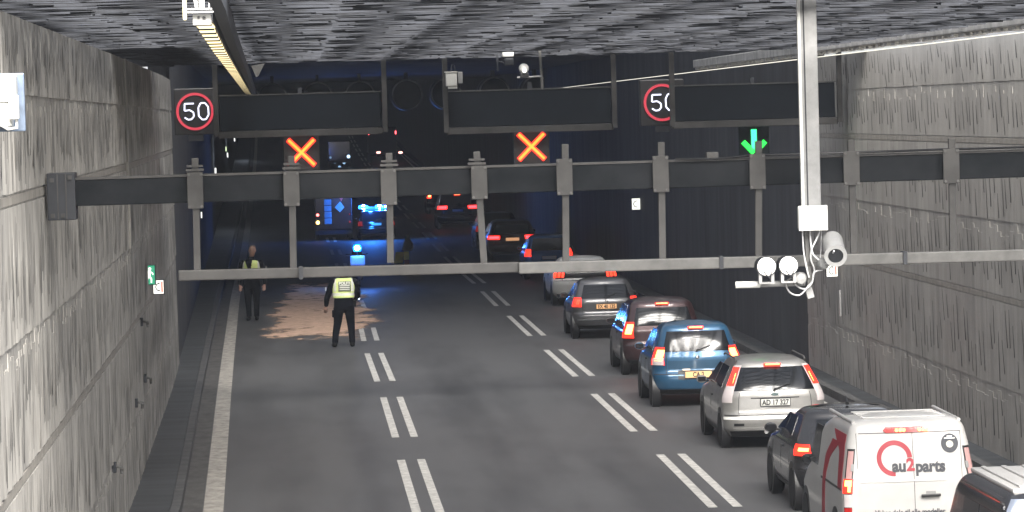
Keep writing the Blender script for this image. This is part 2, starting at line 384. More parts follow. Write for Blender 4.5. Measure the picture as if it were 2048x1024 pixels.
def fascia():
    t = thing('edge_beam', 'pale concrete edge beam with ledge glowing like daylight along the top of the right wall', 'beam', (XR, 40, ZT))
    b = MB(); b.box(-1.16, -.92, -20, 53, .07-.07, .27-.08); b.build('beam', M_FASCIA, t, bevel=.02)
    b = MB(); rnd = random.Random(4); y = -20
    while y < 53:
        b.box(-1.1-rnd.uniform(0,.05), -.95, y, y+rnd.uniform(.1,.3), -.06+rnd.uniform(0,.02), -.004); y += rnd.uniform(.22,.5)
    b.build('cable_clip', M_FASCIA, t)
    M = glow('daylight_glow', (1,.95,.8), .7, (.7,.7,.66)); pts = [(-1.05, y, -.095+road_z(y+40)*.9) for y in (-20, 0, 20, 40, 60, 75, 90, 104)]
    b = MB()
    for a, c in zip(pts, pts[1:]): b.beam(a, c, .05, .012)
    b.build('ledge_daylight', M, t)  # emissive strip stands in for daylight falling through the roof gap
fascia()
tag(MB().box(XL(58)-.1, XL(58)+.05, 57.8, 58.1, 3.9, ZT-.006).build('pilaster', M_WALL), 'narrow vertical concrete pilaster at the dark end of the left wall', 'pilaster')

# ------------------------------------------------------------------ jet fans under the tunnel roof
def jet_fan(px, py, lab):
    p = P(px, py, 168); t = thing('jet_fan', lab, 'jet fan', p, 'jet fans in a row under the tunnel roof')
    MB().lathe([(.60,-1.2),(.66,-1.25),(.70,-1.2),(.70,1.2),(.66,1.25),(.60,1.2)], axis='y').build('housing', M_DARK, t, 40)
    MB().ring((0,0,0), .62, .70, -1.30, -1.26).build('rim', M_GPLAST, t)
    b = MB(); b.lathe([(.001,-.5),(.16,-.4),(.18,.3),(.001,.4)], axis='y', n=16)
    for k in range(8):
        a = math.pi*k/4; b.beam((.15*math.cos(a), -.2, .15*math.sin(a)), (.59*math.cos(a), -.2, .59*math.sin(a)), .16, .03, up=(0,1,.5))
    b.build('impeller', M_BLACK, t, 40)
    [MB().box(-.06,.06,y_,y_+.1,.7,1.1).build('hanger', M_DARK, t) for y_ in (-.8,.7)]
for px, lab in ((545,'leftmost jet fan, half hidden by the light strip and the sign box'),(635,'jet fan peeping over the middle of the left sign box'),(719,'jet fan peeping over the right end of the left sign box'),
                (812.5,'jet fan seen whole between the left and middle sign boxes'),(890,'jet fan half hidden by the left post of the middle sign box'),
                (986,'jet fan peeping over the middle sign box below the white floodlight box'),(1069,'jet fan peeping over the middle sign box beside the hanging camera pole')):
    jet_fan(px, 190-.028*(px-812), lab)

# ------------------------------------------------------------------ message sign boxes on hangers
YS_ = 75.0
def sign_box(x0, y0, x1, y1, posts, lab):
    a, c = P(x0, y0, YS_), P(x1, y1, YS_); k = 7500/75
    t = thing('message_sign', lab, 'sign', (a.x, YS_, c.z), 'blank message sign boxes hung before the portal')
    w, h = c.x-a.x, abs(P((x0+x1)/2, y0, YS_).z-P((x0+x1)/2, y1-4, YS_).z)
    MB().box(.02, w-.02, 0, .3, .12, .12+h).build('housing', M_PANEL, t, bevel=.015)
    b = MB(); b.box(-.02, w+.02, -.06, .34, -.02, .115); b.build('lower_rail', M_BEAMTOP, t, bevel=.01)
    b = MB(); b.box(.0, w, -.02, .3, .125+h, .145+h); b.build('upper_rail', M_STEEL, t)
    for px, top in posts:
        q = P(px, top, YS_-.1); zt = CAM_H+1.3-t.location.z
        MB().box(q.x-a.x-.05, q.x-a.x+.05, -.2, -.07, .02, zt).build('hanger_post', M_BEAMTOP, t, bevel=.008)
    return t
sign_box(437,192,764,266,[(428,100),(766,100)],'left dark blank message sign box, above the left red cross')
sign_box(893,183,1225,258,[(888,98),(1225,92)],'middle dark blank message sign box, above the second red cross')
sign_box(1345,172,1673,246,[(1341,90),(1676,85)],'right dark blank message sign box, above the green arrow')

M_RED50 = glow('red_ring_led', (1,.05,.10), .42); M_WHT50 = glow('white_led', (.78,.8,1), 1.3)
def digits(b, cx, cz, k):
    # 5
    th = .045*k
    def line(pts):
        for (x0,z0),(x1,z1) in zip(pts, pts[1:]): b.beam((cx+x0*k,-.058,cz+z0*k),(cx+x1*k,-.058,cz+z1*k), th, .012, up=(0,1,0))
    line([(-.06,.26),(-.36,.26),(-.37,.03),(-.2,.05),(-.08,-.03),(-.07,-.16),(-.15,-.25),(-.26,-.26),(-.37,-.19)])
    line([(.16,.27),(.30,.27),(.40,.14),(.41,-.12),(.32,-.26),(.2,-.27),(.09,-.15),(.08,.12),(.16,.27)])
def speed_sign(px, py, lab, w):
    p = P(px, py, YS_+1.0); t = thing('speed_sign', lab, 'speed sign', p, 'lit speed limit signs')
    MB().box(-w,w,-.02,.22,-.47,.47).build('housing', M_BLACK, t, bevel=.02)
    MB().ring((0,0,0), .328, .378, -.06, -.025).build('ring', M_RED50, t)
    b = MB(); digits(b, .02, 0, .62); b.build('numerals', M_WHT50, t)
    MB().box(-.15,.15,.0,.1,-.6,-.47).build('bracket', M_DARK, t)
speed_sign(390, 223, 'lit speed limit sign reading 50, whole, left of the left sign box', .42)
speed_sign(1324, 205, 'lit speed limit sign reading 50, half hidden by the right sign box', .45)

M_XCORE = glow('cross_core', (1,.075,.006), 6); M_XRED = glow('cross_glow', (1,.010,.004), 2.6)
M_GRN = glow('arrow_green', (.005,1,.04), 2.2); M_GRN2 = glow('arrow_green_bright', (.02,1,.16), 3.2)
def lane_cross(px, py, lab):
    p = P(px, py, YS_+.6); t = thing('lane_signal', lab, 'lane signal', p, 'lane signals under the sign boxes')
    MB().box(-.36,.36,0,.2,-.36,.36).build('housing', M_BLACK, t, bevel=.01)
    a = .255; 
    b = MB(); b.beam((-a-.01,-.01,-a-.01),(a+.01,-.01,a+.01),.105,.01,up=(0,1,0)); b.beam((-a-.01,-.022,a+.01),(a+.01,-.022,-a-.01),.105,.01,up=(0,1,0)); b.build('red_edge', M_XRED, t)
    b = MB(); b.beam((-a,-.035,-a),(a,-.035,a),.05,.01,up=(0,1,0)); b.beam((-a,-.047,a),(a,-.047,-a),.05,.01,up=(0,1,0)); b.build('cross', M_XCORE, t)
    MB().box(-.04,.04,.02,.1,.36,1.3).build('hanger', M_DARK, t)
lane_cross(603, 305, 'lit red cross lane signal on the left, over the two police officers')
lane_cross(1063, 293, 'lit red cross lane signal under the middle sign box')
def lane_arrow(px, py):
    p = P(px, py, YS_+.6); t = thing('lane_signal', 'lit green down arrow lane signal under the right sign box', 'lane signal', p, 'lane signals under the sign boxes')
    MB().box(-.31,.31,0,.2,-.34,.3).build('housing', M_PANEL, t, bevel=.01)
    b = MB(); b.beam((0,-.01,.245),(0,-.01,-.2),.11,.01,up=(0,1,0)); b.build('shaft', M_GRN2, t)
    b = MB(); b.beam((-.225,-.02,0),(-.01,-.02,-.23),.10,.01,up=(0,1,0)); b.beam((.225,-.02,0),(.01,-.02,-.23),.10,.01,up=(0,1,0)); b.build('arrow_head', M_GRN, t)
    MB().box(-.04,.04,.02,.1,.3,1.3).build('hanger', M_DARK, t)
lane_arrow(1508, 283)

# ------------------------------------------------------------------ height barrier: big beam, hangers and gauge bar
YB = 38.0
def barrier():
    a = P(95, 392, YB); c = P(2260, 326, YB); zc = lambda px: P(px, lerp([(150,386),(700,375),(1400,350),(2048,330),(2260,322)], px), YB)
    t = thing('height_barrier', 'grey steel height barrier beam with hanging gauge bar across all lanes', 'height barrier', (a.x, YB, a.z-1.5))
    L = lambda v: Vector(v)-t.location
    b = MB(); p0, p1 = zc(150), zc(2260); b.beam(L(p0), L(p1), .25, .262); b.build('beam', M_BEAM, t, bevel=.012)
    u = Vector((0,0,.131+.012)); b = MB(); b.beam(L(p0+u), L(p1+u), .27, .022); b.build('lit_top_strip', M_BEAMTOP, t)  # paler strip puts the light from above into the beam's top colour
    q0, q1 = P(96,347,YB-.25), P(152,440,YB-.25); b = MB()
    def bx(m, x0, x1, y0, y1, z0, z1): o = t.location; m.box(x0-o.x, x1-o.x, y0-o.y, y1-o.y, min(z0,z1)-o.z, max(z0,z1)-o.z)
    bx(b, q0.x-.02, q1.x, YB-.2, YB+.2, q1.z, q0.z); b.build('end_plate', M_DARK, t, bevel=.01)
    b = MB()
    for f in (.3,.62): bx(b, q0.x+(q1.x-q0.x)*f, q0.x+(q1.x-q0.x)*f+.012, YB-.215, YB-.202, q1.z+.01, q0.z-.01)
    for fx, fz in ((.8,.9),(.5,.1),(.12,.85),(.12,.1)): 
        x = q0.x+(q1.x-q0.x)*fx; z = q1.z+(q0.z-q1.z)*fz; bx(b, x-.02, x+.02, YB-.22, YB-.203, z-.02, z+.02)
    b.build('bolt', M_BEAMTOP, t)
    top = [(390,316),(583,312),(778,306),(953,303),(1130,288),(1322,284),(1517,282),(1702,279),(1903,277)]
    bot = [(395,541),(587,538),(781,520),(968,524),(1132,519),(1325,516),(1517,513),(1708,510),(1906,507)]
    pl = [(345,417),(343,412),(338,410),(332,398),(318,390),(312,384),(308,378),(303,370),(298,366)]
    for k, ((tx,ty),(bx_,by),(pa,pb)) in enumerate(zip(top, bot, pl)):
        A, B_ = P(tx,ty,YB-.20), P(bx_,by+6,YB-.20)
        b = MB(); b.beam(L(A), L(B_), .07, .06, up=(0,1,0)); b.build('hanger_post', M_BEAMTOP, t, bevel=.006)
        cx = (tx+bx_)/2-2; C0, C1 = P(cx-17,pa,YB-.25), P(cx+17,pb,YB-.25); b = MB()
        bx(b, C0.x, C1.x, YB-.262, YB-.238, C0.z, C1.z); pla = b.build('clamp_plate', M_BEAMTOP, t, bevel=.004)
        b = MB()
        for fx, fz in ((.12,.06),(.88,.06),(.12,.94),(.88,.94)):
            x = C0.x+(C1.x-C0.x)*fx; z = C0.z+(C1.z-C0.z)*fz; b.lathe([(.014,-.02),(.014,0)], (x-t.location.x, YB-.262-t.location.y, z-t.location.z), 'y', 8)
        b.build('bolt', M_STEEL, pla)
        if k < 4:
            b = MB(); C = P(tx, ty+24, YB-.2); bx(b, C.x-.09, C.x+.09, YB-.27, YB-.1, C.z-.012, C.z+.012); bx(b, C.x-.08, C.x+.08, YB-.26, YB-.1, C.z+.03, C.z+.05); b.build('bracket', M_BEAMTOP, t)
    b = MB(); b.beam(L(P(357,551,YB-.2)), L(P(1040,534,YB-.2)), .10, .105); b.build('gauge_bar', M_BEAMTOP, t, bevel=.012)
    b = MB(); b.beam(L(P(1037,536,YB-.3)), L(P(2270,504,YB-.3)), .10, .115); b.build('gauge_bar', M_STEEL, t, bevel=.012)
    for px in (600,1440,1807):
        q = P(px, lerp([(357,551),(1037,535),(2270,504)], px), YB-.32); b = MB(); bx(b, q.x-.01, q.x+.03, YB-.38, YB-.2, q.z-.065, q.z+.065); b.build('clamp_band', M_DARK, t)
    pts = [L(P(px,py,YB-.16)) for px,py in ((1350,318),(1430,318),(1500,311),(1600,308),(1700,305),(1800,302),(1880,299),(1960,297),(2060,294),(2200,290))]
    MB().tube(pts, .012, 6).build('cable', M_BLACK, t, 60)
    q = P(1424,312,YB-.1); b = MB(); bx(b, q.x-.06, q.x+.06, YB-.16, YB-.02, q.z-.05, q.z+.04); b.build('junction_box', M_BEAMTOP, t, bevel=.006)
barrier()

# ------------------------------------------------------------------ pole with lamps and camera hanging in front of the barrier
def camera_pole():
    Y = 36.8; o = P(1622, 595, Y); t = thing('camera_pole', 'pale grey hanging pole in front of the barrier, carrying lamps and a camera', 'pole', o)
    L = lambda px, py, dy=0: P(px, py, Y+dy)-t.location
    b = MB(); b.beam(L(1609,-120), L(1622,415), .185, .14, up=(0,1,0)); b.build('pole', M_GPLAST, t, bevel=.012)
    b = MB(); b.beam(L(1603,-120,-.075), L(1616,415,-.075), .012, .01, up=(0,1,0)); b.build('seam', M_DARK, t)
    b = MB(); b.beam(L(1593,-120,-.06), L(1606,415,-.06), .03, .05, up=(0,1,0)); b.build('cable_duct', M_WPLAST, t)
    a, c = L(1597,413,-.2), L(1654,459,-.2); b = MB(); b.box(a.x,c.x,-.22,-.08,c.z,a.z); bx = b.build('junction_box', M_WPLAST, t, bevel=.02)
    b = MB(); b.box(a.x-.006,c.x+.006,-.236,-.222,c.z-.006,a.z+.006); b.build('lid', M_WPLAST, bx, bevel=.006)
    b = MB(); b.beam(L(1612,458), L(1621,594), .045, .045, up=(0,1,0)); b.build('lower_tube', M_STEEL, t, bevel=.006)
    b = MB(); b.tube([L(1472,570,-.04), L(1610,566,-.04)], .03, 12); arm = b.build('side_arm', M_GPLAST, t, 50)
    b = MB(); b.tube([L(1471,570,-.05), L(1520,569,-.05)], .034, 12); b.build('end_sleeve', M_WPLAST, arm, 50)
    for px, py in ((1533,533),(1577,531)):
        q = L(px,py,-.3); f = glow('lamp_face', (1,.93,.85), .55, (.8,.78,.74)) if 'lamp_face' not in bpy.data.materials else bpy.data.materials['lamp_face']
        b = MB(); b.lathe([(.055,.36),(.085,.30),(.095,.02),(.10,0),(.098,-.01)], tuple(q), 'y', 24); h = b.build('lamp_housing', M_DARK, t, 40)
        b = MB(); b.lathe([(.001,-.022),(.07,-.02),(.093,-.008),(.093,.0)], tuple(q), 'y', 24); b.build('lens', f, h, 40)
        b = MB(); b.box(q.x-.075,q.x-.045,-.29,-.2,q.z-.16,q.z-.04).box(q.x+.045,q.x+.075,-.29,-.2,q.z-.16,q.z-.04).box(q.x-.075,q.x+.075,-.3,-.2,q.z-.17,q.z-.155); b.build('yoke', M_GPLAST, h)
        b = MB(); b.tube([q+Vector((-.03,-.03,-.05)), q+Vector((-.01,-.05,-.08)), q+Vector((.03,-.04,-.12))], .006, 6); b.tube([q+Vector((.05,-.03,-.05)), q+Vector((.02,-.05,-.1))], .006, 6); b.build('wire', M_DARK, h)
    q = L(1601,557,-.15); b = MB(); b.lathe([(.001,-.06),(.05,-.05),(.065,0),(.06,.08)], tuple(q), 'y', 20); b.build('small_sensor', M_GPLAST, t, 40)
    # camera housing: a cylinder looking down along the road towards the viewer
    q = Vector(L(1671,510,-.5)); d = Vector((.06,.93,.30)).normalized(); e1 = q+d*.40
    b = MB(); b.tube([q, e1], .105, 26); hs = b.build('camera_housing', M_GPLAST, t, 50)
    x = d.orthogonal().normalized(); y = d.cross(x)
    def disc(mb, c, r0, r1, th):
        vs = []; n = 26
        for k in range(n):
            v = x*math.cos(2*math.pi*k/n)+y*math.sin(2*math.pi*k/n); vs += [c+v*r0, c+v*r1, c+v*r1-d*th, c+v*r0-d*th]
        fs = []
        for k in range(n):
            a, b_ = 4*k, 4*((k+1)%n); fs += [(a+i, a+(i+1)%4, b_+(i+1)%4, b_+i) for i in range(4)]
        mb.add(vs, fs)
    b = MB(); disc(b, q-d*.002, .075, .112, .03); b.build('hood_ring', M_GPLAST, hs, 50)
    b = MB(); b.tube([q-d*.014, q-d*.008], .078, 24); b.build('lens', M_GLASS, hs)
    q2 = Vector(L(1645,527,-.1)); b = MB(); b.lathe([(.04,-.12),(.055,-.1),(.055,.05),(.04,.07)], tuple(q2), 'y', 16); b.build('pan_joint', M_GPLAST, t, 40)
    b = MB(); b.beam(q2, (q2+q*.0+Vector((.1,-.1,.06))), .04, .04); b.beam(L(1617,527), q2, .05, .04); b.build('bracket', M_STEEL, t)
    def cab(pts, r=.009):
        pp = [Vector(L(*p)) for p in pts]; out = []
        for i in range(len(pp)-1):
            p0, p1, p2, p3 = pp[max(i-1,0)], pp[i], pp[i+1], pp[min(i+2,len(pp)-1)]
            for k in range(5):
                u = k/5; out.append(.5*((2*p1)+(p2-p0)*u+(2*p0-5*p1+4*p2-p3)*u*u+(3*p1-p0-3*p2+p3)*u**3))
        MB().tube(out+[pp[-1]], r, 6).build('cable', M_CABLE, t, 60)
    cab([(1620,460,-.08),(1622,490,-.1),(1625,505,-.1),(1632,515,-.12),(1650,527,-.2),(1657,521,-.35),(1668,502,-.55)])
    cab([(1640,462,-.08),(1632,480,-.1),(1623,500,-.1),(1622,520,-.08),(1629,540,-.06),(1625,560,-.06),(1618,572,-.06)])
    cab([(1605,460,-.08),(1607,500,-.08),(1612,530,-.08),(1618,555,-.06)])
    cab([(1645,540,-.1),(1628,545,-.12),(1624,565,-.1),(1610,578,-.1),(1592,570,-.1),(1588,552,-.12)])
    cab([(1618,570,-.1),(1600,590,-.12),(1580,585,-.12),(1572,567,-.14),(1583,555,-.16),(1598,552,-.16)])
    cab([(1643,460,-.08),(1642,500,-.05),(1640,520,-.05)], .006)
    b = MB(); b.beam(L(1616,575), L(1622,596), .07, .06, up=(0,1,0)); b.build('end_clamp', M_GPLAST, t, bevel=.006)
camera_pole()

# ------------------------------------------------------------------ light row under the ceiling, top left
def light_row():
    path = [(392,20),(405,47),(420,72),(440,106),(457,131),(472,153),(485,172),(497,190),(506,202)]
    b_ = .84; pts = [PZ(px, py, CAM_H+b_) for px, py in path]
    t = thing('light_row', 'long row of warm lamps on a hanging channel, top left under the lattice', 'light row', (pts[1].x, pts[1].y, pts[1].z))
    L = lambda v: Vector(v)-t.location
    def at(Y):
        x = lerp([(p.y,p.x) for p in pts], Y); return Vector((x, Y, CAM_H+b_))
    Y0, Y1 = pts[1].y, pts[-1].y; ML = glow('warm_tube', (1,.80,.42), 1.25, (.45,.4,.28)); M2 = None
    b = MB(); n = 30
    for k in range(n): b.beam(L(at(Y0+.35+(Y1-Y0)*k/n)+Vector((0,0,.075))), L(at(Y0+.35+(Y1-Y0)*(k+1)/n)+Vector((0,0,.075))), .17, .10)
    b.build('channel', M_DARK, t)
    lamp = None; y = Y0+.5; k = 0
    while y < Y1-1 and k < 60:
        ln = 1.45; p = at(y); q = at(y+ln)
        if lamp is None:
            b = MB(); b.box(-.072,.072,0,1.3,-.0,.02); lamp = b.build('lamp', ML, t, bevel=.006)
        else:
            l2 = lamp.copy(); COL.objects.link(l2); l2.parent = t; lamp2 = l2
            l2.location = L(p); l2.rotation_euler = (0,0,math.atan2(-(q.x-p.x), ln)); y += 1.6; k += 1; continue
        lamp.location = L(p); y += 1.6; k += 1
    dv = None; y = Y0+.42; k = 0
    while y < Y1-1:
        if dv is None: b = MB(); b.box(-.075,.075,-.06,.06,-.009,.03); o = dv = b.build('divider', M_DARK, t)
        else: o = dv.copy(); COL.objects.link(o); o.parent = t
        o.location = L(at(y)); y += 1.6
    e = L(at(Y0)); b = MB(); b.box(e.x-.085,e.x+.075,.1,.16,-.01,.085); ep = b.build('end_plate', M_WPLAST, t, bevel=.008)
    b = MB(); b.lathe([(.012,.08),(.012,.099)], (e.x-.035,0,.055), 'y', 10); b.lathe([(.014,.08),(.014,.099)], (e.x+.01,0,.05), 'y', 10); b.build('bolt_hole', M_BLACK, ep)
    b = MB(); b.box(e.x-.13,e.x+.115,.0,.07,.092,.104).box(e.x-.13,e.x+.115,.0,.07,.118,.13); b.build('cross_bar', M_WPLAST, t)
    b = MB(); b.box(e.x-.025,e.x+.02,.02,.06,.13,.45); b.build('hanger', M_WPLAST, t)
    b = MB(); b.tube([(e.x-.08,0,.45),(e.x-.07,0,.25),(e.x-.05,0,.12)],.008,6); b.tube([(e.x-.06,0,.45),(e.x-.055,0,.3),(e.x-.04,0,.12)],.008,6); b.tube([(e.x+.07,0,.45),(e.x+.06,0,.12)],.006,6); b.build('cable', M_CABLE, t)
    b = MB(); b.box(e.x-.165,e.x-.13,-.02,.1,.03,.24); b.build('side_box', mat('cream_plastic',(.55,.5,.33),.5), t, bevel=.015)
    b = MB()
    for k in range(n): b.beam(L(at(Y0-6+(Y1-Y0-2)*k/n)+Vector((.16,0,.16))), L(at(Y0-6+(Y1-Y0-2)*(k+1)/n)+Vector((.16,0,.16))), .10, .22)
    b.build('cable_tray', M_DARK, t)
light_row()

# ------------------------------------------------------------------ small fixtures
def wall_sign(px, py, w, h, lab, kind, onx, cat='sign', grp=None):
    d = ray(px, py); Y = d.y*(onx/d.x) if callable(onx) is False else None
    t = thing('wall_sign', lab, cat, P(px, py, Y), grp); return t, Y
def on_left(px, py):                       # the point of the left wall seen at this pixel
    lo, hi = 26, 600; d = ray(px, py)
    for _ in range(60):
        mid = (lo+hi)/2
        if d.x*(mid/d.y) > XL(mid): hi, lo = hi, mid
        else: hi = mid
    return P(px, py, lo)
MS_W = glow('sign_white', (1,1,.9), .75, (.7,.7,.65)); MS_G = glow('sign_green', (.05,.55,.3), .35, (.03,.3,.16)); MS_R = glow('sign_red', (1,.12,.03), .5)
def panel_sign(name, p, w, h, lab, cat, face, grp=None):
    t = thing(name, lab, cat, p, grp)
    MB().box(-w/2-.015,w/2+.015,0,.08,-h/2-.015,h/2+.015).build('housing', M_DARK, t)
    MB().box(-w/2,w/2,-.012,-.001,-h/2,h/2).build('face', face, t)
    return t
p = on_left(296,550); q = P(296,550,p.y-.4); t = panel_sign('exit_sign', q, .24, .33, 'small green lit emergency exit sign with a running figure, on the left wall', 'exit sign', MS_G)
b = MB(); b.box(-.12,-.04,-.018,-.013,-.16,.16)
b.ring((.035,0,.11),.0005,.027,-.018,-.013,n=12); 
for a, c, w in (((.03,.08),(.02,-.02),.05),((.02,-.02),(.06,-.07),.03),((.06,-.07),(.055,-.14),.026),((.02,-.02),(-.01,-.08),.03),((-.01,-.08),(-.03,-.13),.026),((.03,.06),(-.02,.03),.022),((.035,.06),(.085,.03),.022),((.085,.03),(.09,.0),.02)):
    b.beam((a[0],-.0155,a[1]),(c[0],-.0155,c[1]),w,.005,up=(0,1,0))
b.build('running_figure', MS_W, t)
def phone_sign(px, py, Y, lab, w=.18, h=.24, red=True):
    t = panel_sign('phone_sign', P(px,py,Y), w, h, lab, 'emergency sign', MS_W, 'small lit emergency signs')
    b = MB(); b.ring((.02,0,.0),w*.33,w*.42,-.018,-.013,math.radians(100),math.radians(260),14); b.beam((-.0,-.0155,h*.3),(.02,-.0155,h*.25),.03,.005,up=(0,1,0)); b.beam((-.0,-.0155,-h*.25),(.02,-.0155,-h*.28),.03,.005,up=(0,1,0)); b.build('handset', M_BLACK, t)
    if red: b = MB(); b.box(w*.28,w*.42,-.018,-.013,-h*.38,h*.4); b.build('red_bar', MS_R, t)
phone_sign(317,574,p.y+.9,'white lit emergency phone sign with red bar beside the green exit sign')
def XRY(px): d = ray(px,400); return d.y*((XR-.15)/d.x)
phone_sign(1272,408,XRY(1272),'small lit yellowish sign on the dark right tunnel wall, between two barrier hangers',.26,.36,False)
phone_sign(1664,541,XRY(1664),'small lit picture sign on the right wall beside the pole camera',.22,.24,True)
for px, py, lab in ((429,342,'white double wall lamp at the left, just above the barrier beam'),(454,310,'lower one of two white wall lamps right of the lit 50'),(451,298,'greenish lamp above a white one on the left tunnel wall'),(468,278,'farthest tiny white lamp on the left tunnel wall below the sign box'),(402,430,'thin white lit strip beside the first barrier hanger')):
    pt = on_left(px, py); Y = pt.y-.5; k = Y/7500; q = P(px,py,Y)
    t = thing('wall_lamp', lab, 'wall lamp', q, 'lamps on the left tunnel wall'); w, h = 4.5*k, (12 if px < 440 else 9)*k
    if px in (429,454,468):
        pl = bpy.data.lights.new('wall_lamp_light','POINT'); pl.energy = LAMP_W*.6; pl.color = (.75,.85,1); pl.shadow_soft_size = .3
        po = bpy.data.objects.new('wall_lamp_light', pl); COL.objects.link(po); po.parent = t; po.location = (1.0,-.6,.6)
    MB().box(-w*.8,w*.8,.0,.1,-h*.6,h*.6).build('housing', M_DARK, t)
    if px == 429: MB().box(-w*.8,-w*.1,-.03,-.001,-h/2,h/2).box(w*.1,w*.8,-.03,-.001,-h/2,h/2).build('tube', MS_W, t)
    else: MB().box(-w/2,w/2,-.03,-.001,-h/2,h/2).build('tube', glow('greenish_lamp',(.8,1,.6),.7) if px == 451 else MS_W, t)
for px, py, lab in ((279,644,'upper small dark hydrant bracket on the lower left wall'),(286,757,'middle small dark bracket, below the left exit sign'),(268,806,'small bracket with a pipe on the lower left wall'),(224,935,'lowest small bracket on the left wall near the frame bottom')):
    pt = on_left(px, py); t = thing('wall_bracket', lab, 'bracket', (pt.x+.03, pt.y, pt.z), 'small brackets on the left wall')
    MB().box(-.05,.03,-.06,.06,-.07,.07).build('plate', M_DARK, t, bevel=.01)
    MB().tube([(.0,0,.02),(.09,0,.0),(.1,0,-.09)], .022, 10).build('spout', M_STEEL, t, 50)
    MB().lathe([(.03,.09),(.035,.1),(.03,.12)], (0,0,-.02), 'x', 10).build('cap', M_STEEL, t)
q = P(1680,605,XRY(1680)); tag(MB().box(q.x-.018,q.x+.012,q.y-.06,q.y+.06,q.z-.27,q.z+.25).build('reflector_post', M_GPLAST), 'thin pale reflector strip low on the right wall under the pole camera', 'reflector')

def flood_box(px, py, w, h, Y, lab, cat='floodlight'):
    t = thing('ceiling_box', lab, cat, P(px,py,Y)); return t
Y = 66
t = thing('white_equipment_box', 'white twin equipment box beside the left post of the middle sign box', 'equipment box', P(908,158,YS_-.6))
MB().box(-.16,.06,-.0,.2,-.14,.13).build('housing', M_WPLAST, t, bevel=.01); MB().box(.08,.17,-.05,.2,-.09,.14).build('side_box', M_GPLAST, t, bevel=.01)
MB().box(-.18,.07,-.02,.22,.131,.15).build('lid', M_WPLAST, t); MB().box(-.12,.06,.02,.15,-.19,-.142).build('gland_plate', M_WPLAST, t)
MB().tube([(-.05,.1,.15),(-.03,.1,.3),(.02,.1,.26),(.03,.1,.16)],.012,6).build('cable', M_DARK, t)
t = thing('floodlight', 'white square floodlight box on a strut above the middle sign box', 'floodlight', P(1016,104,Y))
MB().box(-.10,.10,0,.12,-.085,.085).build('housing', M_WPLAST, t, bevel=.02)
b = MB(); b.beam((-.19,.1,.2),(-.185,.1,-.33),.03,.03,up=(0,1,0)); b.beam((-.18,.1,-.15),(-.02,.1,-.2),.025,.02,up=(0,1,0)); b.beam((-.17,.1,.0),(-.05,.1,-.14),.02,.02,up=(0,1,0)); b.build('strut', M_DARK, t)
MB().box(-.07,.1,.02,.14,-.24,-.10).build('bracket', M_DARK, t, bevel=.03)
t = thing('round_camera', 'round white dome lamp on an arm of the hanging pole above the middle sign box', 'camera', P(1048,137,Y))
b = MB(); b.lathe([(.001,-.09),(.06,-.075),(.085,-.02),(.09,.04),(.06,.14),(.001,.16)],(0,0,0),'y',24); b.build('dome', M_WPLAST, t, 60)
MB().lathe([(.001,-.02),(.03,-.018),(.04,.0)],(.0,-.085,-.04),'y',14).build('lens', MS_W, t); MB().box(-.07,.08,-.02,.1,-.16,-.07).build('cradle', M_BLACK, t, bevel=.02)
b = MB(); b.tube([(-.12,.05,-.155),(.3,.05,-.145)],.016,8); b.build('arm', M_GPLAST, t); b = MB(); b.beam((.28,.08,.52),(.32,.08,-.35),.045,.04,up=(0,1,0)); b.build('pole', M_STEEL, t)
t = thing('angled_plate', 'small grey angled plate hanging right of the warm light row', 'plate', P(514,137,YS_+2))
MB().prism([(-.12,.06),(.16,.1),(.02,-.16),(-.03,-.17)], lambda a,c:(a,.0,c), lambda a,c:(a,.03,c)).build('plate', M_STEEL, t); MB().box(-.01,.01,.0,.02,.06,.3).build('hanger', M_DARK, t)
t = thing('spot_lamp', 'tiny white spot lamp between the warm light row and the grey plate', 'lamp', P(491,128,YS_+2)); MB().box(-.03,.03,-.02,.06,-.06,.06).build('housing', M_WPLAST, t, bevel=.01); MB().box(-.022,.022,-.03,-.021,-.05,.05).build('lens', MS_W, t)
t = thing('white_cabinet', 'white electrical cabinet on a dark blue plate, at the left edge on the wall', 'cabinet', P(10,205,31))
MB().box(-.4,.155,.1,.16,-.24,.24).build('back_plate', mat('blue_grey_plate',(.10,.13,.18),.4,.3,var=.4,scale=4), t, bevel=.01)
MB().box(-.4,.10,-.12,.098,-.0,.225).build('upper_box', M_WPLAST, t, bevel=.015); MB().box(-.4,.06,-.1,.098,-.2,-.004).build('lower_box', M_WPLAST, t, bevel=.015)
MB().box(.04,.125,-.2,-.125,-.14,.055).build('small_box', M_WPLAST, t, bevel=.01); MB().tube([(-.3,-.14,-.1),(-.05,-.14,-.17),(.03,-.14,-.22),(.1,-.14,-.21),(.1,-.14,-.14)],.014,8).build('cable', M_WPLAST, t, 60)
MB().tube([(-.2,-.13,.06),(-.05,-.13,.07),(-.04,-.13,.12)],.01,6).build('handle', M_BLACK, t)

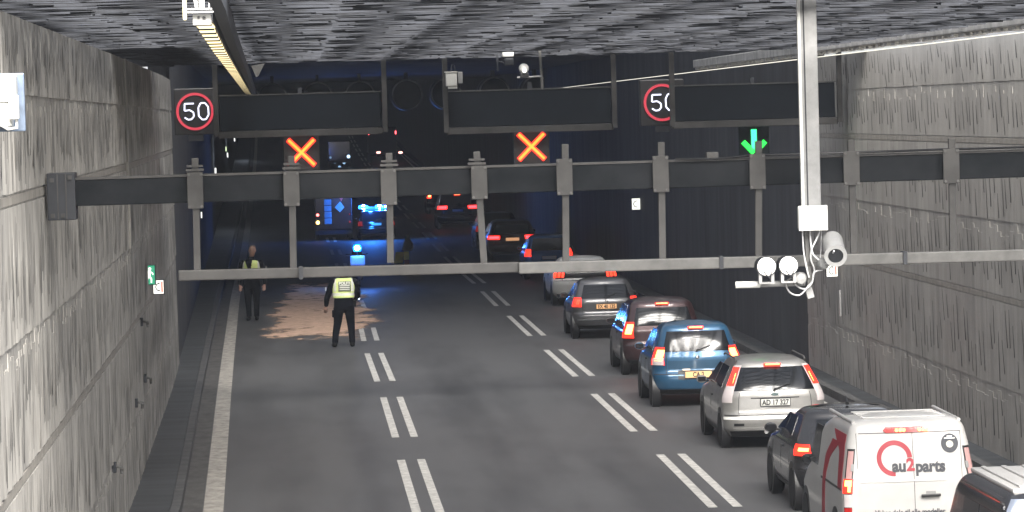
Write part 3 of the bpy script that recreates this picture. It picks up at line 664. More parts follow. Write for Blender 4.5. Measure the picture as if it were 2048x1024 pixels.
# ------------------------------------------------------------------ vehicles
def sm(pts, t):                            # smooth interpolation through the profile points
    if t <= pts[0][0]: return pts[0][1]
    for i, ((a, b), (c, d)) in enumerate(zip(pts, pts[1:])):
        if t <= c:
            return b+(d-b)*(t-a)/(c-a) if c > a else d
    return pts[-1][1]
class Shell:
    """a car body: level slices with a rounded plan; surf() gives any point of its skin"""
    def __init__(s, rear, front, width, c, d, bow=.05, fc=.45, fd=.5):
        s.rear, s.front, s.width, s.c, s.d, s.bow, s.fc, s.fd = rear, front, width, c, d, bow, fc, fd
    def R(s, z): return sm(s.rear, z)
    def Wd(s, z): return sm(s.width, z)
    def F(s, z): return sm(s.front, z)
    def corner(s, z): w = s.Wd(z); return min(sm(s.c, z) if isinstance(s.c, list) else s.c, w*.9), (sm(s.d, z) if isinstance(s.d, list) else s.d)
    def surf(s, u, z, side=-1):            # u 0..1 across the back, 1..2 round the corner, 2.. forward along the flank in metres
        w = s.Wd(z); c, d = s.corner(z); y = s.R(z)
        if u <= 1: x = max(u, -1)*(w-c); return Vector((side*x, y+s.bow*(x/w)**2, z))
        if u <= 2:
            ph = (u-1)*math.pi/2; x = w-c+c*math.sin(ph); return Vector((side*x, y+s.bow*(x/w)**2+d*(1-math.cos(ph)), z))
        return Vector((side*w, y+s.bow+d+(u-2), z))
    def uy(s, y, z): c, d = s.corner(z); return 2+(y-s.R(z)-s.bow-d)      # u of a flank point at distance y
    def ux(s, x, z):                       # u of a back point at offset x (x >= 0)
        w = s.Wd(z); c, d = s.corner(z)
        if x <= w-c: return x/(w-c)
        return 1+math.asin(min(1, (x-(w-c))/c))/(math.pi/2)
    def fsurf(s, x, z):
        w = s.Wd(z); c = min(s.fc, w*.9); ax = abs(x); t = max(0, (ax-(w-c))/c); return Vector((x, s.F(z)-.06*(x/w)**2-s.fd*(1-math.sqrt(max(0,1-min(t,1)**2))), z))
    def outline(s, z):
        pts = [s.surf(u, z, -1) for u in [0,.34,.67,.9]+[1+.125*k for k in range(9)]]
        w = s.Wd(z); c = min(s.fc, w*.9); yb = pts[-1].y; yf = s.F(z)-.06-s.fd
        pts += [Vector((-w, yb+(yf-yb)*k/10, z)) for k in range(1,10)]
        for k in range(9):
            ph = math.pi/2*(1-k/8); x = (w-c)+c*math.sin(ph); pts.append(Vector((-x, s.F(z)-.06*(x/w)**2-s.fd*(1-math.cos(ph)), z)))
        pts += [Vector((-(w-c)*f, s.F(z)-.06*((w-c)*f/w)**2, z)) for f in (.66,.33)]
        mid = Vector((0, s.F(z), z)); half = pts
        right = [Vector((-p.x, p.y, p.z)) for p in reversed(half[1:])]
        return half+[mid]+right
    def body(s, name, m, parent, zs, crown=.02):
        b = MB(); rings = [s.outline(z) for z in zs]; n = len(rings[0]); vs = [p for r in rings for p in r]; fs = []
        for i in range(len(rings)-1):
            for k in range(n): fs.append((i*n+k, i*n+(k+1)%n, (i+1)*n+(k+1)%n, (i+1)*n+k))
        b.add(vs, fs)
        # roof: inner rings up to a shallow crown
        top = rings[-1]; cy = sum(p.y for p in top)/n; o = (len(rings)-1)*n; prev = [o+k for k in range(n)]
        allv = []; base = len(b.v)
        for q, (f, h) in enumerate(((.8,.5),(.45,.85),(.1,1))):
            ring = [Vector((p.x*f, cy+(p.y-cy)*f, p.z+crown*h)) for p in top]; o2 = len(b.v); b.v += [tuple(p) for p in ring]
            cur = [o2+k for k in range(n)]
            for k in range(n): b.f.append((prev[k], prev[(k+1)%n], cur[(k+1)%n], cur[k])); b.m.append(0)
            prev = cur
        b.f.append(tuple(prev)); b.m.append(0); b.f.append(tuple(reversed(range(n)))); b.m.append(0)
        return b.build(name, m, parent, smooth=38)
    def patch(s, name, m, parent, lo, hi, z0, z1, side=-1, off=.006, nu=10, nv=8, mirror=False, skirt=.012):
        """a panel lying on the skin; lo(z), hi(z) are its u limits"""
        def P3(u, z):
            p = s.surf(abs(u), z, side if u >= 0 else -side); e = .01
            ua = abs(u); du = s.surf(ua+e, z, side)-s.surf(ua-e if ua > e else ua, z, side); dz = s.surf(ua, z+e, side)-s.surf(ua, z-e, side)
            nrm = du.cross(dz); nrm = nrm.normalized() if nrm.length > 1e-9 else Vector((0,-1,0))
            c = Vector((0, p.y+1.2, p.z)); 
            if nrm.dot(p-c) < 0: nrm = -nrm
            if u < 0: nrm.x = -nrm.x
            return p, nrm
        b = MB(); g = []; 
        for j in range(nv+1):
            z = z0+(z1-z0)*j/nv; a, c = (lo(z) if callable(lo) else lo), (hi(z) if callable(hi) else hi)
            g.append([P3(a+(c-a)*i/nu, z) for i in range(nu+1)])
        N = nu+1; vs = [p+n*off for r in g for p, n in r]; fs = [(j*N+i, j*N+i+1, (j+1)*N+i+1, (j+1)*N+i) for j in range(nv) for i in range(nu)]
        rim = [(0,i) for i in range(N)]+[(j,nu) for j in range(1,nv+1)]+[(nv,i) for i in range(nu-1,-1,-1)]+[(j,0) for j in range(nv-1,0,-1)]
        o = len(vs); vs += [g[j][i][0]-g[j][i][1]*skirt for j, i in rim]; R_ = len(rim)
        fs += [(rim[k][0]*N+rim[k][1], o+k, o+(k+1)%R_, rim[(k+1)%R_][0]*N+rim[(k+1)%R_][1]) for k in range(R_)]
        b.add(vs, fs); return b.build(name, m, parent, smooth=50)
M_LENS = glow('red_lens', (1,.03,.02), .12, (.25,.01,.01), .15)
M_LENSLIT = glow('red_lens_lit', (1,.022,.010), 2.2, (.3,.01,.01), .2)
M_HOT = glow('brake_bulb', (1,.22,.045), 9)
M_BRAKE = glow('brake_strip', (1,.03,.012), 3.2)
M_CLEAR = mat('clear_lens', (.5,.45,.45), .15, coat=.5)
M_PLATEW = mat('plate_white', (.55,.55,.52), .4)
M_PLATEY = glow('plate_yellow_glow', (1,.5,.25), .35, (.6,.38,.17), .4)  # yellow plate with a glow of its own in place of light on it
M_INK = mat('plate_ink', (.02,.02,.02), .5)
def wheels(t, W, y0, wb, r=.31, tw=.20):
    arch = M_BLACK
    for y in (y0, y0+wb):
        for s in (-1, 1):
            MB().lathe([(.02,-.11),(r+.075,-.11),(r+.075,.03),(.02,.03)], (0,0,0), 'x', 26).build('wheel_arch', arch, t, 40).location = (s*(W-.105)-(.0), y, r+.01)
            b = MB(); h = tw/2
            b.lathe([(r*.62,-h),(r*.92,-h),(r,-h*.7),(r,h*.7),(r*.92,h),(r*.62,h)], axis='x', n=26); w = b.build('wheel', M_RUB, t, 35)
            w.location = (s*(W-.085), y, r)
            b = MB(); b.lathe([(.001,.02),(r*.2,.015),(r*.25,0),(r*.62,-.01),(r*.66,-.04)], (h*.8,0,0), 'x', 26)
            for k in range(5):
                a = 2*math.pi*k/5; b.beam((h*.9, .05*math.cos(a), .05*math.sin(a)), (h*.85, r*.6*math.cos(a), r*.6*math.sin(a)), .06, .02, up=(1,0,0))
            rm = b.build('rim', M_RIM, w, 40); rm.rotation_euler = (0,0,math.pi if s < 0 else 0)
def mirror(t, m, x, y, z, k=1):
    for s in (-1, 1):
        b = MB(); b.lathe([(.001,-.05),(.07,-.045),(.085,0),(.075,.06),(.03,.10),(.001,.11)], (0,0,0), 'y', 16)
        o = b.build('mirror', m, t, 60); o.location = (s*(x+.1), y, z+.03); o.scale = (1.15*k, .9*k, .85*k)
        MB().beam((s*-.12,0,-.05),(0,0,-.02),.04,.035).build('arm', M_BLACK, o)
        MB().box(-.062,.062,-.056,-.05,-.05,.05).build('mirror_glass', M_GLASS, o)
def plate(t, sh, z, txt, yellow, w=.50, h=.115, off=.03, x=0, tilt=0):
    p = sh.surf(abs(x), z, -1 if x < 0 else 1); y = min(sh.surf(0, z-h/2).y, sh.surf(0, z+h/2).y, p.y)-off
    o = MB().box(-w/2,w/2,0,.02,-h/2,h/2).build('number_plate', M_PLATEY if yellow else M_PLATEW, t, bevel=.004); o.location = (x, y, z); o.rotation_euler = (tilt,0,0)
    MB().box(-w/2-.012,w/2+.012,.004,.024,-h/2-.012,h/2+.012).build('plate_holder', M_BLACK, o)
    if txt: text('characters', txt, .125, M_INK, o, (0,-.003,-.004), depth=.002, bold=.004, sx=.82)
    return o
def bar_light(t, name, c, w, h, m, core=None, dy=-.012):
    o = MB().box(-w/2,w/2,dy,.03,-h/2,h/2).build(name, m, t, bevel=min(w,h)*.2); o.location = c
    if core: MB().box(-w*.42,w*.42,dy-.004,dy+.001,-h*.28,h*.28).build('lamp_core', core, o)
    return o
def wiper(t, a, c):
    b = MB(); b.beam(a, c, .02, .018); b.tube([a, Vector(a)+Vector((0,-.03,0))], .022, 8); return b.build('wiper', M_BLACK, t)
def levels(zb, H, n=34): return [zb+(H-zb)*(k/n) for k in range(n)]+[H-.035*(H>0), H-.02, H-.008, H][1:] if False else sorted(set([zb+(H-.05-zb)*k/n for k in range(n+1)]+[H-.035,H-.02,H-.009,H]))

def hatch(lab, cat, x_left, Y, m, L=4.0, W=1.7, H=1.5, belt=.95, rake=.30, roof_len=None, tail='corner', plate_txt=None, yellow=False, plate_z=.78,
          name='hatchback', sc=1, group='cars waiting in the right lane', lit=True, brake3=True, wz=None, glassw=.80, wheel_r=.31, zb=.24, tilt3=0, tz=None, dx=0, mir=True, tumble=.20, rz=.0, bumper=.5, vent=None, hot=True, tl=None):
    W2 = W/2; tz = tz or (.72,.95); wz = wz or (belt+.03, H-.16)
    rear = [(zb,.16),(zb+.10,.05),(bumper,.0),(bumper+.10,.015),(bumper+.16,.07),(belt-.06,.10),(belt,.12),(H-.14,.12+rake),(H-.06,.12+rake+.03),(H-.03,.12+rake+.12),(H,.12+rake+.45)]
    front = [(zb,L-.15),(zb+.1,L-.03),(.55,L),(.68,L-.05),(.78,L-.2),(belt-.08,L-.55),(belt,L-1.05),(belt+.05,L-1.2),(H-.1,L-1.95),(H-.03,L-2.15),(H,L-2.4)]
    width = [(zb,W2-.07),(zb+.15,W2-.01),(.62,W2),(belt-.1,W2-.015),(belt,W2-.05),(belt+.03,W2-.065),(H-.14,W2-tumble),(H-.06,W2-tumble-.045),(H-.02,W2-tumble-.12),(H,W2-tumble-.22)]
    i_ = rear.index((belt,.12)); lo_, hi_ = rear[i_], rear[i_+1]      # the rear window bulges a little
    rear[i_+1:i_+1] = [(lo_[0]+(hi_[0]-lo_[0])*q, lo_[1]+(hi_[1]-lo_[1])*q-.10*q*(1-q)) for q in (.15,.3,.45,.6,.75,.9)]
    sh = Shell(rear, front, width, [(zb,.30),(belt,.28),(H-.1,.16),(H,.16)], [(zb,.28),(belt,.25),(H-.1,.12),(H,.12)], bow=.085)
    t = thing(name, lab, cat, (x_left+W2*sc, Y, road_z(Y)), group, rz, sc)
    sh.body('body', m, t, levels(zb, H))
    # lower skirt, diffuser
    sh.patch('lower_bumper', M_BLACK, t, lambda z: -1.5, lambda z: 1.5, zb+.005, zb+.10, off=.004, nu=24, nv=2)
    gz0, gz1 = wz
    lim = lambda z: sh.ux(sh.Wd(z)*glassw, z)
    sh.patch('rear_window', M_GLASS, t, lambda z: -lim(z), lim, gz0, gz1, off=.008, nu=32, nv=14)
    for s in (-1, 1):
        f0 = lambda z: sh.uy(.62+.25*(z-belt)/(H-belt)+rake, z); f1 = lambda z: sh.uy(L-1.30-(z-belt)/(H-.1-belt)*.72, z)
        mid = L*.47
        sh.patch('side_window', M_GLASS, t, f0, lambda z: sh.uy(mid-.04, z), belt+.04, H-.15, side=s, off=.005)
        sh.patch('side_window', M_GLASS, t, lambda z: sh.uy(mid+.04, z), f1, belt+.04, H-.15, side=s, off=.005)
        sh.patch('door_handle', M_BLACK if vent is None else vent, t, lambda z: sh.uy(mid-.26, z), lambda z: sh.uy(mid-.08, z), belt-.16, belt-.13, side=s, off=.02, nu=3, nv=2)
        sh.patch('sill', M_BLACK, t, lambda z: sh.uy(.9, z), lambda z: sh.uy(L-.9, z), zb+.005, zb+.07, side=s, off=.004, nu=8, nv=2)
    for s in (-1, 1):
        sh.patch('tailgate_seam', M_BLACK, t, lambda z: sh.ux(sh.Wd(z)*.70, z), lambda z: sh.ux(sh.Wd(z)*.712, z), bumper+.12, belt-.01, side=s, off=.003, nu=1, nv=6)
        for q in (.62, L*.47, L-1.2): sh.patch('door_seam', M_BLACK, t, (lambda q: lambda z: sh.uy(q+.35*(q < 1), z))(q), (lambda q: lambda z: sh.uy(q+.35*(q < 1)+.014, z))(q), zb+.10, belt, side=s, off=.003, nu=1, nv=4)
    sh.patch('bumper_seam', M_BLACK, t, lambda z: -1.7, lambda z: 1.7, bumper+.10, bumper+.115, off=.003, nu=20, nv=1)
    # windscreen
    b = MB(); n = 10; rows = [belt+.09+(H-.16-belt-.09)*j/6 for j in range(7)]; vs = [sh.fsurf(-sh.Wd(z)*.86+2*sh.Wd(z)*.86*i/n, z)+Vector((0,.012,.012)) for z in rows for i in range(n+1)]
    b.add(vs, [(j*(n+1)+i, j*(n+1)+i+1, (j+1)*(n+1)+i+1, (j+1)*(n+1)+i) for j in range(6) for i in range(n)]); b.build('windscreen', M_GLASS, t, 60)
    wheels(t, W2, .62*L/4, L*.62, wheel_r)
    if mir: mirror(t, m, W2-.05, L-1.45, belt+.02)
    for s in (-1, 1):
        lens = M_LENSLIT if lit else M_LENS
        if tail == 'corner':
            lo = lambda z: sh.ux(sh.Wd(z)*.74, z)+(.12*(z-tz[0])/(tz[1]-tz[0])); hi = lambda z: 1.92
            l = sh.patch('taillight', lens, t, lo, hi, tz[0], tz[1], side=s, off=.012)
            if hot: sh.patch('lamp_core', M_HOT, l, lambda z: 1.25, lambda z: 1.62, tz[0]+.10*(tz[1]-tz[0])+.05, tz[1]-.05, side=s, off=.019, nu=5, nv=4)
        elif tail == 'wide':
            l = sh.patch('taillight', lens, t, lambda z: sh.ux(sh.Wd(z)*.52, z), lambda z: 1.9, tz[0], tz[1], side=s, off=.012)
            if hot: sh.patch('lamp_core', glow('led_red',(1,.035,.05),3.4), l, lambda z: sh.ux(sh.Wd(z)*.56, z), lambda z: 1.6, tz[0]+.03, tz[1]-.03, side=s, off=.018, nv=3)
        elif tail == 'tall':
            l = sh.patch('taillight', M_CLEAR, t, lambda z: sh.ux(sh.Wd(z)*.83, z), lambda z: 1.86, tz[0], tz[1], side=s, off=.012, nv=14)
            a = tz[0]+(tz[1]-tz[0])*.45
            sh.patch('red_section', M_LENSLIT, l, lambda z: sh.ux(sh.Wd(z)*.85, z), lambda z: 1.8, a, tz[1]-.03, side=s, off=.017, nv=8)
            sh.patch('lamp_core', M_HOT, l, lambda z: sh.ux(sh.Wd(z)*.89, z), lambda z: 1.45, a+.04, tz[1]-.14, side=s, off=.022, nu=5, nv=5)
        elif tail == 'bars':
            hsg = sh.patch('taillight_housing', M_BLACK, t, lambda z: sh.ux(sh.Wd(z)*.62, z), lambda z: 1.5, tz[0]-.03, tz[1]+.03, side=s, off=.01)
            for q in range(3):
                sh.patch('light_bar', M_BRAKE, hsg, (lambda q: lambda z: sh.ux(sh.Wd(z)*(.66+.11*q), z))(q), (lambda q: lambda z: sh.ux(sh.Wd(z)*(.735+.11*q), z))(q), tz[0], tz[1], side=s, off=.02, nu=4, nv=4)
    if brake3:
        zz = H-.115; q = sh.surf(0, zz); bar_light(t, 'high_brake_light', (dx, q.y-.035, zz+.03), .30, .045, M_LENSLIT, glow('strip_core',(1,.16,.05),6) if 'strip_core' not in bpy.data.materials else bpy.data.materials['strip_core'])
    if plate_txt is not None: plate(t, sh, plate_z, plate_txt, yellow)
    q = sh.surf(0, gz0+.02); q2 = sh.surf(.55, gz0+.10); wiper(t, q+Vector((0,-.02,0)), Vector((-q2.x*.9, q2.y-.02, q2.z)))
    return t, sh

# colours
P_SILVER = paint('silver_paint', (.235,.23,.22), .35, .4); P_BLUE = paint('blue_paint', (.017,.075,.15), .35, .3); P_BLACK = paint('black_paint', (.012,.012,.015), .2, .2)
P_RED = paint('dark_red_paint', (.045,.022,.024), .4, .3); P_GREY = paint('grey_paint', (.10,.10,.104), .5, .32); P_WHITE = mat('white_paint', (.86,.85,.81), .35, var=.05, coat=.4)
P_NAVY = paint('navy_paint', (.03,.12,.30), .35, .28); P_BRONZE = paint('bronze_paint', (.17,.12,.09), .45, .32); P_VAN = mat('van_white', (.40,.392,.38), .38, var=.10, scale=1.5, coat=.3)
P_DGREY = paint('dark_grey_paint', (.03,.03,.033), .35, .25)

# silver estate
def silver():
    t, sh = hatch('silver estate car with white plate AD 17 327 and all brake lights lit', 'car', 7.10, 63.1, P_SILVER, L=4.47, W=1.80, H=1.52, belt=.98, rake=.28, tail='tall', tz=(.80,1.42),
          plate_txt='AD 17 327', plate_z=.80, name='estate_car', sc=.985, glassw=.84, bumper=.48, wz=(1.0,1.385), tumble=.25, zb=.21)
    sh.patch('tailgate_shadow_gap', M_BLACK, t, lambda z: -sh.ux(.42,z), lambda z: sh.ux(.42,z), .865, .885, off=.004, nv=2)
    sh.patch('bumper_strip', P_WHITE, t, lambda z: -1.75, lambda z: 1.75, .515, .56, off=.012, nu=24, nv=2)
    sh.patch('lower_bumper_edge', P_SILVER, t, lambda z: -1.3, lambda z: 1.3, .335, .375, off=.02, nu=20, nv=2)
    o = MB().lathe([(.001,-.012),(.03,-.010),(.036,0)], axis='y', n=20).build('badge', mat('badge_oval',(.10,.14,.14),.3), t, 50); q = sh.surf(0,.935); o.location = q+Vector((0,-.005,0)); o.scale = (1.9,1,.8)
    for x in (-.33,): 
        q = sh.surf(.3,.42); e = MB().lathe([(.03,-.04),(.035,-.04),(.035,.1)], (q.x, q.y, .30), 'y', 14).build('exhaust', M_CHROME, t, 40)
    for s in (-1, 1):
        b = MB(); b.tube([(s*.60,.62,1.49),(s*.60,.75,1.535),(s*.60,2.2,1.54),(s*.60,2.35,1.51)], .016, 8); b.build('roof_rail', M_STEEL, t, 50)
        sh.patch('fog_recess', M_BLACK, t, lambda z: sh.ux(.55,z), lambda z: sh.ux(.72,z), .405, .45, side=s, off=.006, nu=5, nv=3)
silver()
def bluecar():
    t, sh = hatch('medium blue small car with orange lit plate behind the silver estate', 'car', 6.80, 72.5, P_BLUE, L=3.75, W=1.70, H=1.58, belt=1.0, rake=.20, tail='corner', tz=(.80,1.13), plate_txt='CA 2', yellow=True, plate_z=.62,
          name='hatchback', sc=1.03, glassw=.83, wz=(1.05,1.42), bumper=.52, tumble=.20)
    sh.patch('tailgate_recess', paint('shaded_blue_paint',(.008,.045,.09)), t, lambda z: -sh.ux(.56,z), lambda z: sh.ux(.56,z), .72, .88, off=.004, nv=3)  # shade of the recess put into a darker copy of the blue
    sh.patch('plate_recess', M_BLACK, t, lambda z: -sh.ux(.38,z), lambda z: sh.ux(.38,z), .53, .70, off=.004, nv=3)
    q = sh.surf(0,.94); o = MB().lathe([(.001,-.012),(.03,-.01),(.035,0)], axis='y', n=16).build('badge', M_CHROME, t, 50); o.location = q+Vector((0,-.01,0))
    q = sh.surf(.55,.70); MB().box(-.07,.07,-.03,.0,-.014,.014).build('plate_lamp', glow('plate_lamp',(1,.8,.6),1.2), t).location = (-.22, sh.surf(0,.70).y-.005, .712)
    for s in (-1, 1): sh.patch('clear_section', M_CLEAR, t, lambda z: sh.ux(sh.Wd(z)*.76,z), lambda z: 1.8, .80, .93, side=s, off=.018)
bluecar()
hatch('very dark red people carrier with bright lit tail lamp, between grey and blue cars', 'car', 7.02, 81.6, P_RED, L=4.3, W=1.78, H=1.64, belt=1.02, rake=.24, tail='corner', tz=(.82,1.16), plate_txt='', plate_z=.72, name='people_carrier', bumper=.55, wz=(1.08,1.46), sc=1.0)
def greycar():
    t, sh = hatch('grey hatchback with orange lit plate and dim left tail lamp', 'car', 6.92, 95.3, P_GREY, L=3.85, W=1.68, H=1.48, belt=.95, rake=.36, tail='corner', tz=(.80,1.02), plate_txt='EX 40 135', yellow=True, plate_z=.80, name='hatchback', sc=1.03, brake3=False, hot=False, wz=(1.0,1.32), bumper=.50)
    sh.patch('bumper_strip', M_CHROME, t, lambda z: -1.4, lambda z: 1.4, .47, .50, off=.012, nu=20, nv=2)
    q = sh.surf(0,.92); o = MB().lathe([(.001,-.012),(.03,-.01),(.035,0)], axis='y', n=16).build('badge', M_CHROME, t, 50); o.location = q+Vector((0,-.01,0))
    for s in (-1,1): sh.patch('lamp_core', M_BRAKE, t, lambda z: sh.ux(sh.Wd(z)*.82,z), lambda z: 1.5, .86, .97, side=s, off=.02, nv=4)
greycar()
def whitecar():
    t, sh = hatch('white coupe with three-bar red tail lamps, its back crossed by the gauge bar', 'car', 7.55, 112, P_WHITE, L=4.7, W=1.90, H=1.36, belt=.98, rake=1.0, tail='bars', tz=(.82,.98), plate_txt='', plate_z=.62, name='coupe', sc=1.04, brake3=False, glassw=.80, wz=(1.02,1.21), bumper=.62, tumble=.26)
    sh.patch('tail_panel', M_BLACK, t, lambda z: -sh.ux(.80,z), lambda z: sh.ux(.80,z), .80, .995, off=.005, nv=3)
whitecar()
hatch('dark blue small car just ahead of the white coupe, left tail lamp lit', 'car', 7.85, 130.5, P_NAVY, L=3.8, W=1.70, H=1.55, belt=.98, rake=.34, tail='corner', tz=(.80,1.05), plate_txt='', plate_z=.75, name='hatchback', sc=1.0, brake3=False, hot=False, wz=(1.0,1.42))
def bronze():
    t, sh = hatch('bronze estate car with wide red tail lamps seen through the barrier', 'car', 7.45, 148, P_BRONZE, L=4.6, W=1.85, H=1.50, belt=.96, rake=.36, tail='wide', tz=(.80,.94), plate_txt='', yellow=True, plate_z=.80, name='estate_car', sc=1.06, brake3=False, wz=(1.0,1.33))
bronze()
hatch('black car ahead of the bronze estate with only its shiny roof showing', 'car', 7.6, 161, P_BLACK, L=4.4, W=1.80, H=1.50, name='dark_car', sc=1.05, brake3=False, lit=False, hot=False)
def suv():
    t, sh = hatch('black off-roader with two red wide tail lamps deep in the tunnel', 'car', 7.0, 189, P_BLACK, L=4.7, W=1.92, H=1.68, belt=1.05, rake=.3, tail='wide', tz=(.92,1.08), plate_txt='', plate_z=.86, name='off_roader', sc=1.08, brake3=True, wz=(1.1,1.5))
suv()
hatch('farthest dark car of the queue with a glaring orange tail lamp', 'car', 7.35, 214, P_DGREY, L=4.3, W=1.8, H=1.5, name='dark_car', sc=1.05, brake3=False, tail='corner', tz=(.85,1.15))
# black hatchback half hidden by the van
def blackcar():
    t, sh = hatch('black hatchback with crystal tail lamp, half hidden behind the white van', 'car', 6.98, 52.9, P_DGREY, L=4.0, W=1.76, H=1.44, belt=.98, rake=.44, tail='corner', tz=(.80,.96), plate_txt='', plate_z=.66, name='hatchback', sc=1.0, brake3=False, wz=(1.02,1.28), glassw=.74)
    for s in (-1,1):
        sh.patch('reversing_lamp', M_CLEAR, t, lambda z: sh.ux(sh.Wd(z)*.5,z), lambda z: sh.ux(sh.Wd(z)*.72,z), .80, .95, side=s, off=.014)
        sh.patch('rear_fog_lamp', M_LENSLIT, t, lambda z: sh.ux(.58,z), lambda z: sh.ux(.70,z), .42, .46, side=s, off=.012, nu=4, nv=3)
    b = MB(); b.tube([(0,1.0,1.47),(0,1.05,1.5),(0,1.14,1.56)],.03,8,r2=.012); b.build('roof_aerial', M_BLACK, t, 40)
    sh.patch('plate_lamp', M_CHROME, t, lambda z: -sh.ux(.3,z), lambda z: sh.ux(.3,z), .76,.79, off=.014, nv=2)
blackcar()

# white delivery van
def van():
    H, W2, L = 1.93, .90, 4.4
    rear = [(.26,.10),(.36,.02),(.52,.0),(.56,.05),(.9,.07),(1.1,.085),(1.6,.17),(1.82,.22),(1.88,.26),(1.91,.33),(H,.48)]
    front = [(.26,L-.12),(.5,L),(.8,L-.05),(1.02,L-.45),(1.12,L-.75),(1.72,L-1.6),(1.84,L-2.1),(1.89,L-2.6),(H,L-2.95)]
    width = [(.26,W2-.05),(.4,W2),(.95,W2),(1.1,W2-.012),(1.6,W2-.085),(1.80,W2-.13),(1.87,W2-.165),(1.91,W2-.22),(H,W2-.32)]
    sh = Shell(rear, front, width, [(.2,.13),(1.9,.12)], [(.2,.14),(1.9,.12)], bow=.03, fc=.35, fd=.4)
    t = thing('delivery_van', 'white delivery van with red ring logo and au2parts lettering on its rear doors', 'van', (6.70+W2*.95, 46.4, 0), 'vehicles waiting in the right lane', 0, .95)
    sh.body('body', P_VAN, t, levels(.26, H, 40), .03)
    for k in range(5):
        y = .52+.24*k; MB().box(-.56,.56,y,y+.09,H+.0,H+.018).build('roof_rib', P_VAN, t, bevel=.012)
    for s in (-1,1):
        MB().tube([(s*.70,.34,1.895),(s*.71,2.4,1.905)], .028, 8).build('roof_gutter', P_VAN, t, 50)
    # rear doors: seam lines
    G1 = mat('seam_dark', (.06,.06,.06), .7)
    lim = .745
    sh.patch('door_seam', G1, t, lambda z: sh.ux(.046,z), lambda z: sh.ux(.054,z), .56, 1.755, side=1, off=.003, nu=1, nv=14)
    for a, c in ((-.70,.66),):
        sh.patch('door_seam', G1, t, lambda z: -sh.ux(.69,z), lambda z: sh.ux(.66,z), 1.752, 1.762, off=.003, nu=20, nv=1)
    for s in (-1,1): sh.patch('door_seam', G1, t, lambda z: sh.ux(.688,z), lambda z: sh.ux(.695,z), .95+.35*(s<0), 1.76, side=s, off=.003, nu=1, nv=10)
    sh.patch('swage_line', P_VAN, t, lambda z: -sh.ux(.48,z), lambda z: sh.ux(.66,z), 1.115, 1.14, off=.012, nu=16, nv=2)
    sh.patch('lower_bumper', M_BLACK, t, lambda z: -1.8, lambda z: 1.8, .30, .50, off=.015, nu=24, nv=3)
    # lights
    for s in (-1,1):
        hs = sh.patch('taillight_housing', M_BLACK, t, lambda z: sh.ux(sh.Wd(z)-.115+.02*max(0,(z-1.3)),z), lambda z: 1.62, .70, 1.56, side=s, off=.010, nv=16)
        sh.patch('upper_lens', mat('pink_lens',(.42,.25,.24),.15,coat=.4), hs, lambda z: sh.ux(sh.Wd(z)-.10+.02*max(0,(z-1.3)),z), lambda z: 1.5, 1.17, 1.53, side=s, off=.016, nv=8)
        l = sh.patch('brake_lens', M_LENSLIT, hs, lambda z: sh.ux(sh.Wd(z)-.125,z), lambda z: 1.66, .98, 1.165, side=s, off=.018)
        sh.patch('lamp_core', M_HOT, l, lambda z: sh.ux(sh.Wd(z)-.10,z), lambda z: 1.3, 1.0, 1.10, side=s, off=.026, nu=4, nv=4); sh.patch('lamp_core', M_HOT, l, lambda z: 1.1, lambda z: 1.5, 1.075, 1.15, side=s, off=.026, nu=4, nv=4)
        sh.patch('lower_lens', M_CLEAR, hs, lambda z: sh.ux(sh.Wd(z)-.115,z), lambda z: 1.55, .80, .965, side=s, off=.016); sh.patch('lower_red_lens', M_LENS, hs, lambda z: sh.ux(sh.Wd(z)-.115,z), lambda z: 1.55, .71, .79, side=s, off=.016)
    h = sh.patch('high_brake_light', M_LENS, t, lambda z: -sh.ux(.235-.9*abs(z-1.79),z), lambda z: sh.ux(.335-.9*abs(z-1.79),z), 1.755, 1.825, off=.022, nu=16, nv=4)
    for k, x in enumerate((-.155,-.105,-.06,.15,.20,.25)):
        q = sh.surf(sh.ux(abs(x),1.79),1.79,-1 if x<0 else 1); o = MB().lathe([(.001,-.02),(.02,-.018),(.024,0)], axis='y', n=12).build('bulb', M_HOT, h, 50); o.location = (x, q.y-.016, q.z)
    # logo: broken red ring, lettering, black disc
    M_LRED = mat('logo_red', (.27,.008,.02), .5); M_LBLK = mat('logo_black', (.018,.02,.028), .5)
    cx, cz = -.20, 1.425
    def onback(x, z, off): p = sh.surf(sh.ux(abs(x),z), z, -1 if x < 0 else 1); return (x, p.y-off, z)
    b = MB(); a0, a1 = math.radians(2), math.radians(272); n = 48; vs = []
    for k in range(n+1):
        a = a0+(a1-a0)*k/n
        for r in (.172,.235):
            x, z = cx+r*math.cos(a), cz+r*math.sin(a); vs += [onback(x,z,.006), onback(x,z,.001)]
    b.add(vs, [(4*k,4*k+4,4*k+6,4*k+2) for k in range(n)]+[(4*k,4*k+1,4*k+5,4*k+4) for k in range(n)]+[(4*k+2,4*k+6,4*k+7,4*k+3) for k in range(n)])
    b.build('logo_ring', M_LRED, t)
    ti = -math.atan2(sh.R(1.5)-sh.R(1.2), .3); zc = 1.318; y = sh.surf(0,zc).y-.008
    text('lettering', 'au', .215, M_LBLK, t, (-.235, y, zc), (math.pi/2+ti,0,0), .003, .009, 'LEFT', .92)
    text('numeral', '2', .225, M_LRED, t, (-.045, y, zc+.012), (math.pi/2+ti,0,0), .003, .009, 'LEFT', .95)
    text('lettering', 'parts', .215, M_LBLK, t, (.075, y, zc-.012), (math.pi/2+ti,0,0), .003, .009, 'LEFT', .90)
    text('lettering', 'Vi har dele til alle modeller', .10, M_LBLK, t, (-.02, sh.surf(0,.76).y-.014, .715), (math.pi/2-.04,0,0), .003, .002, 'CENTER', .85)
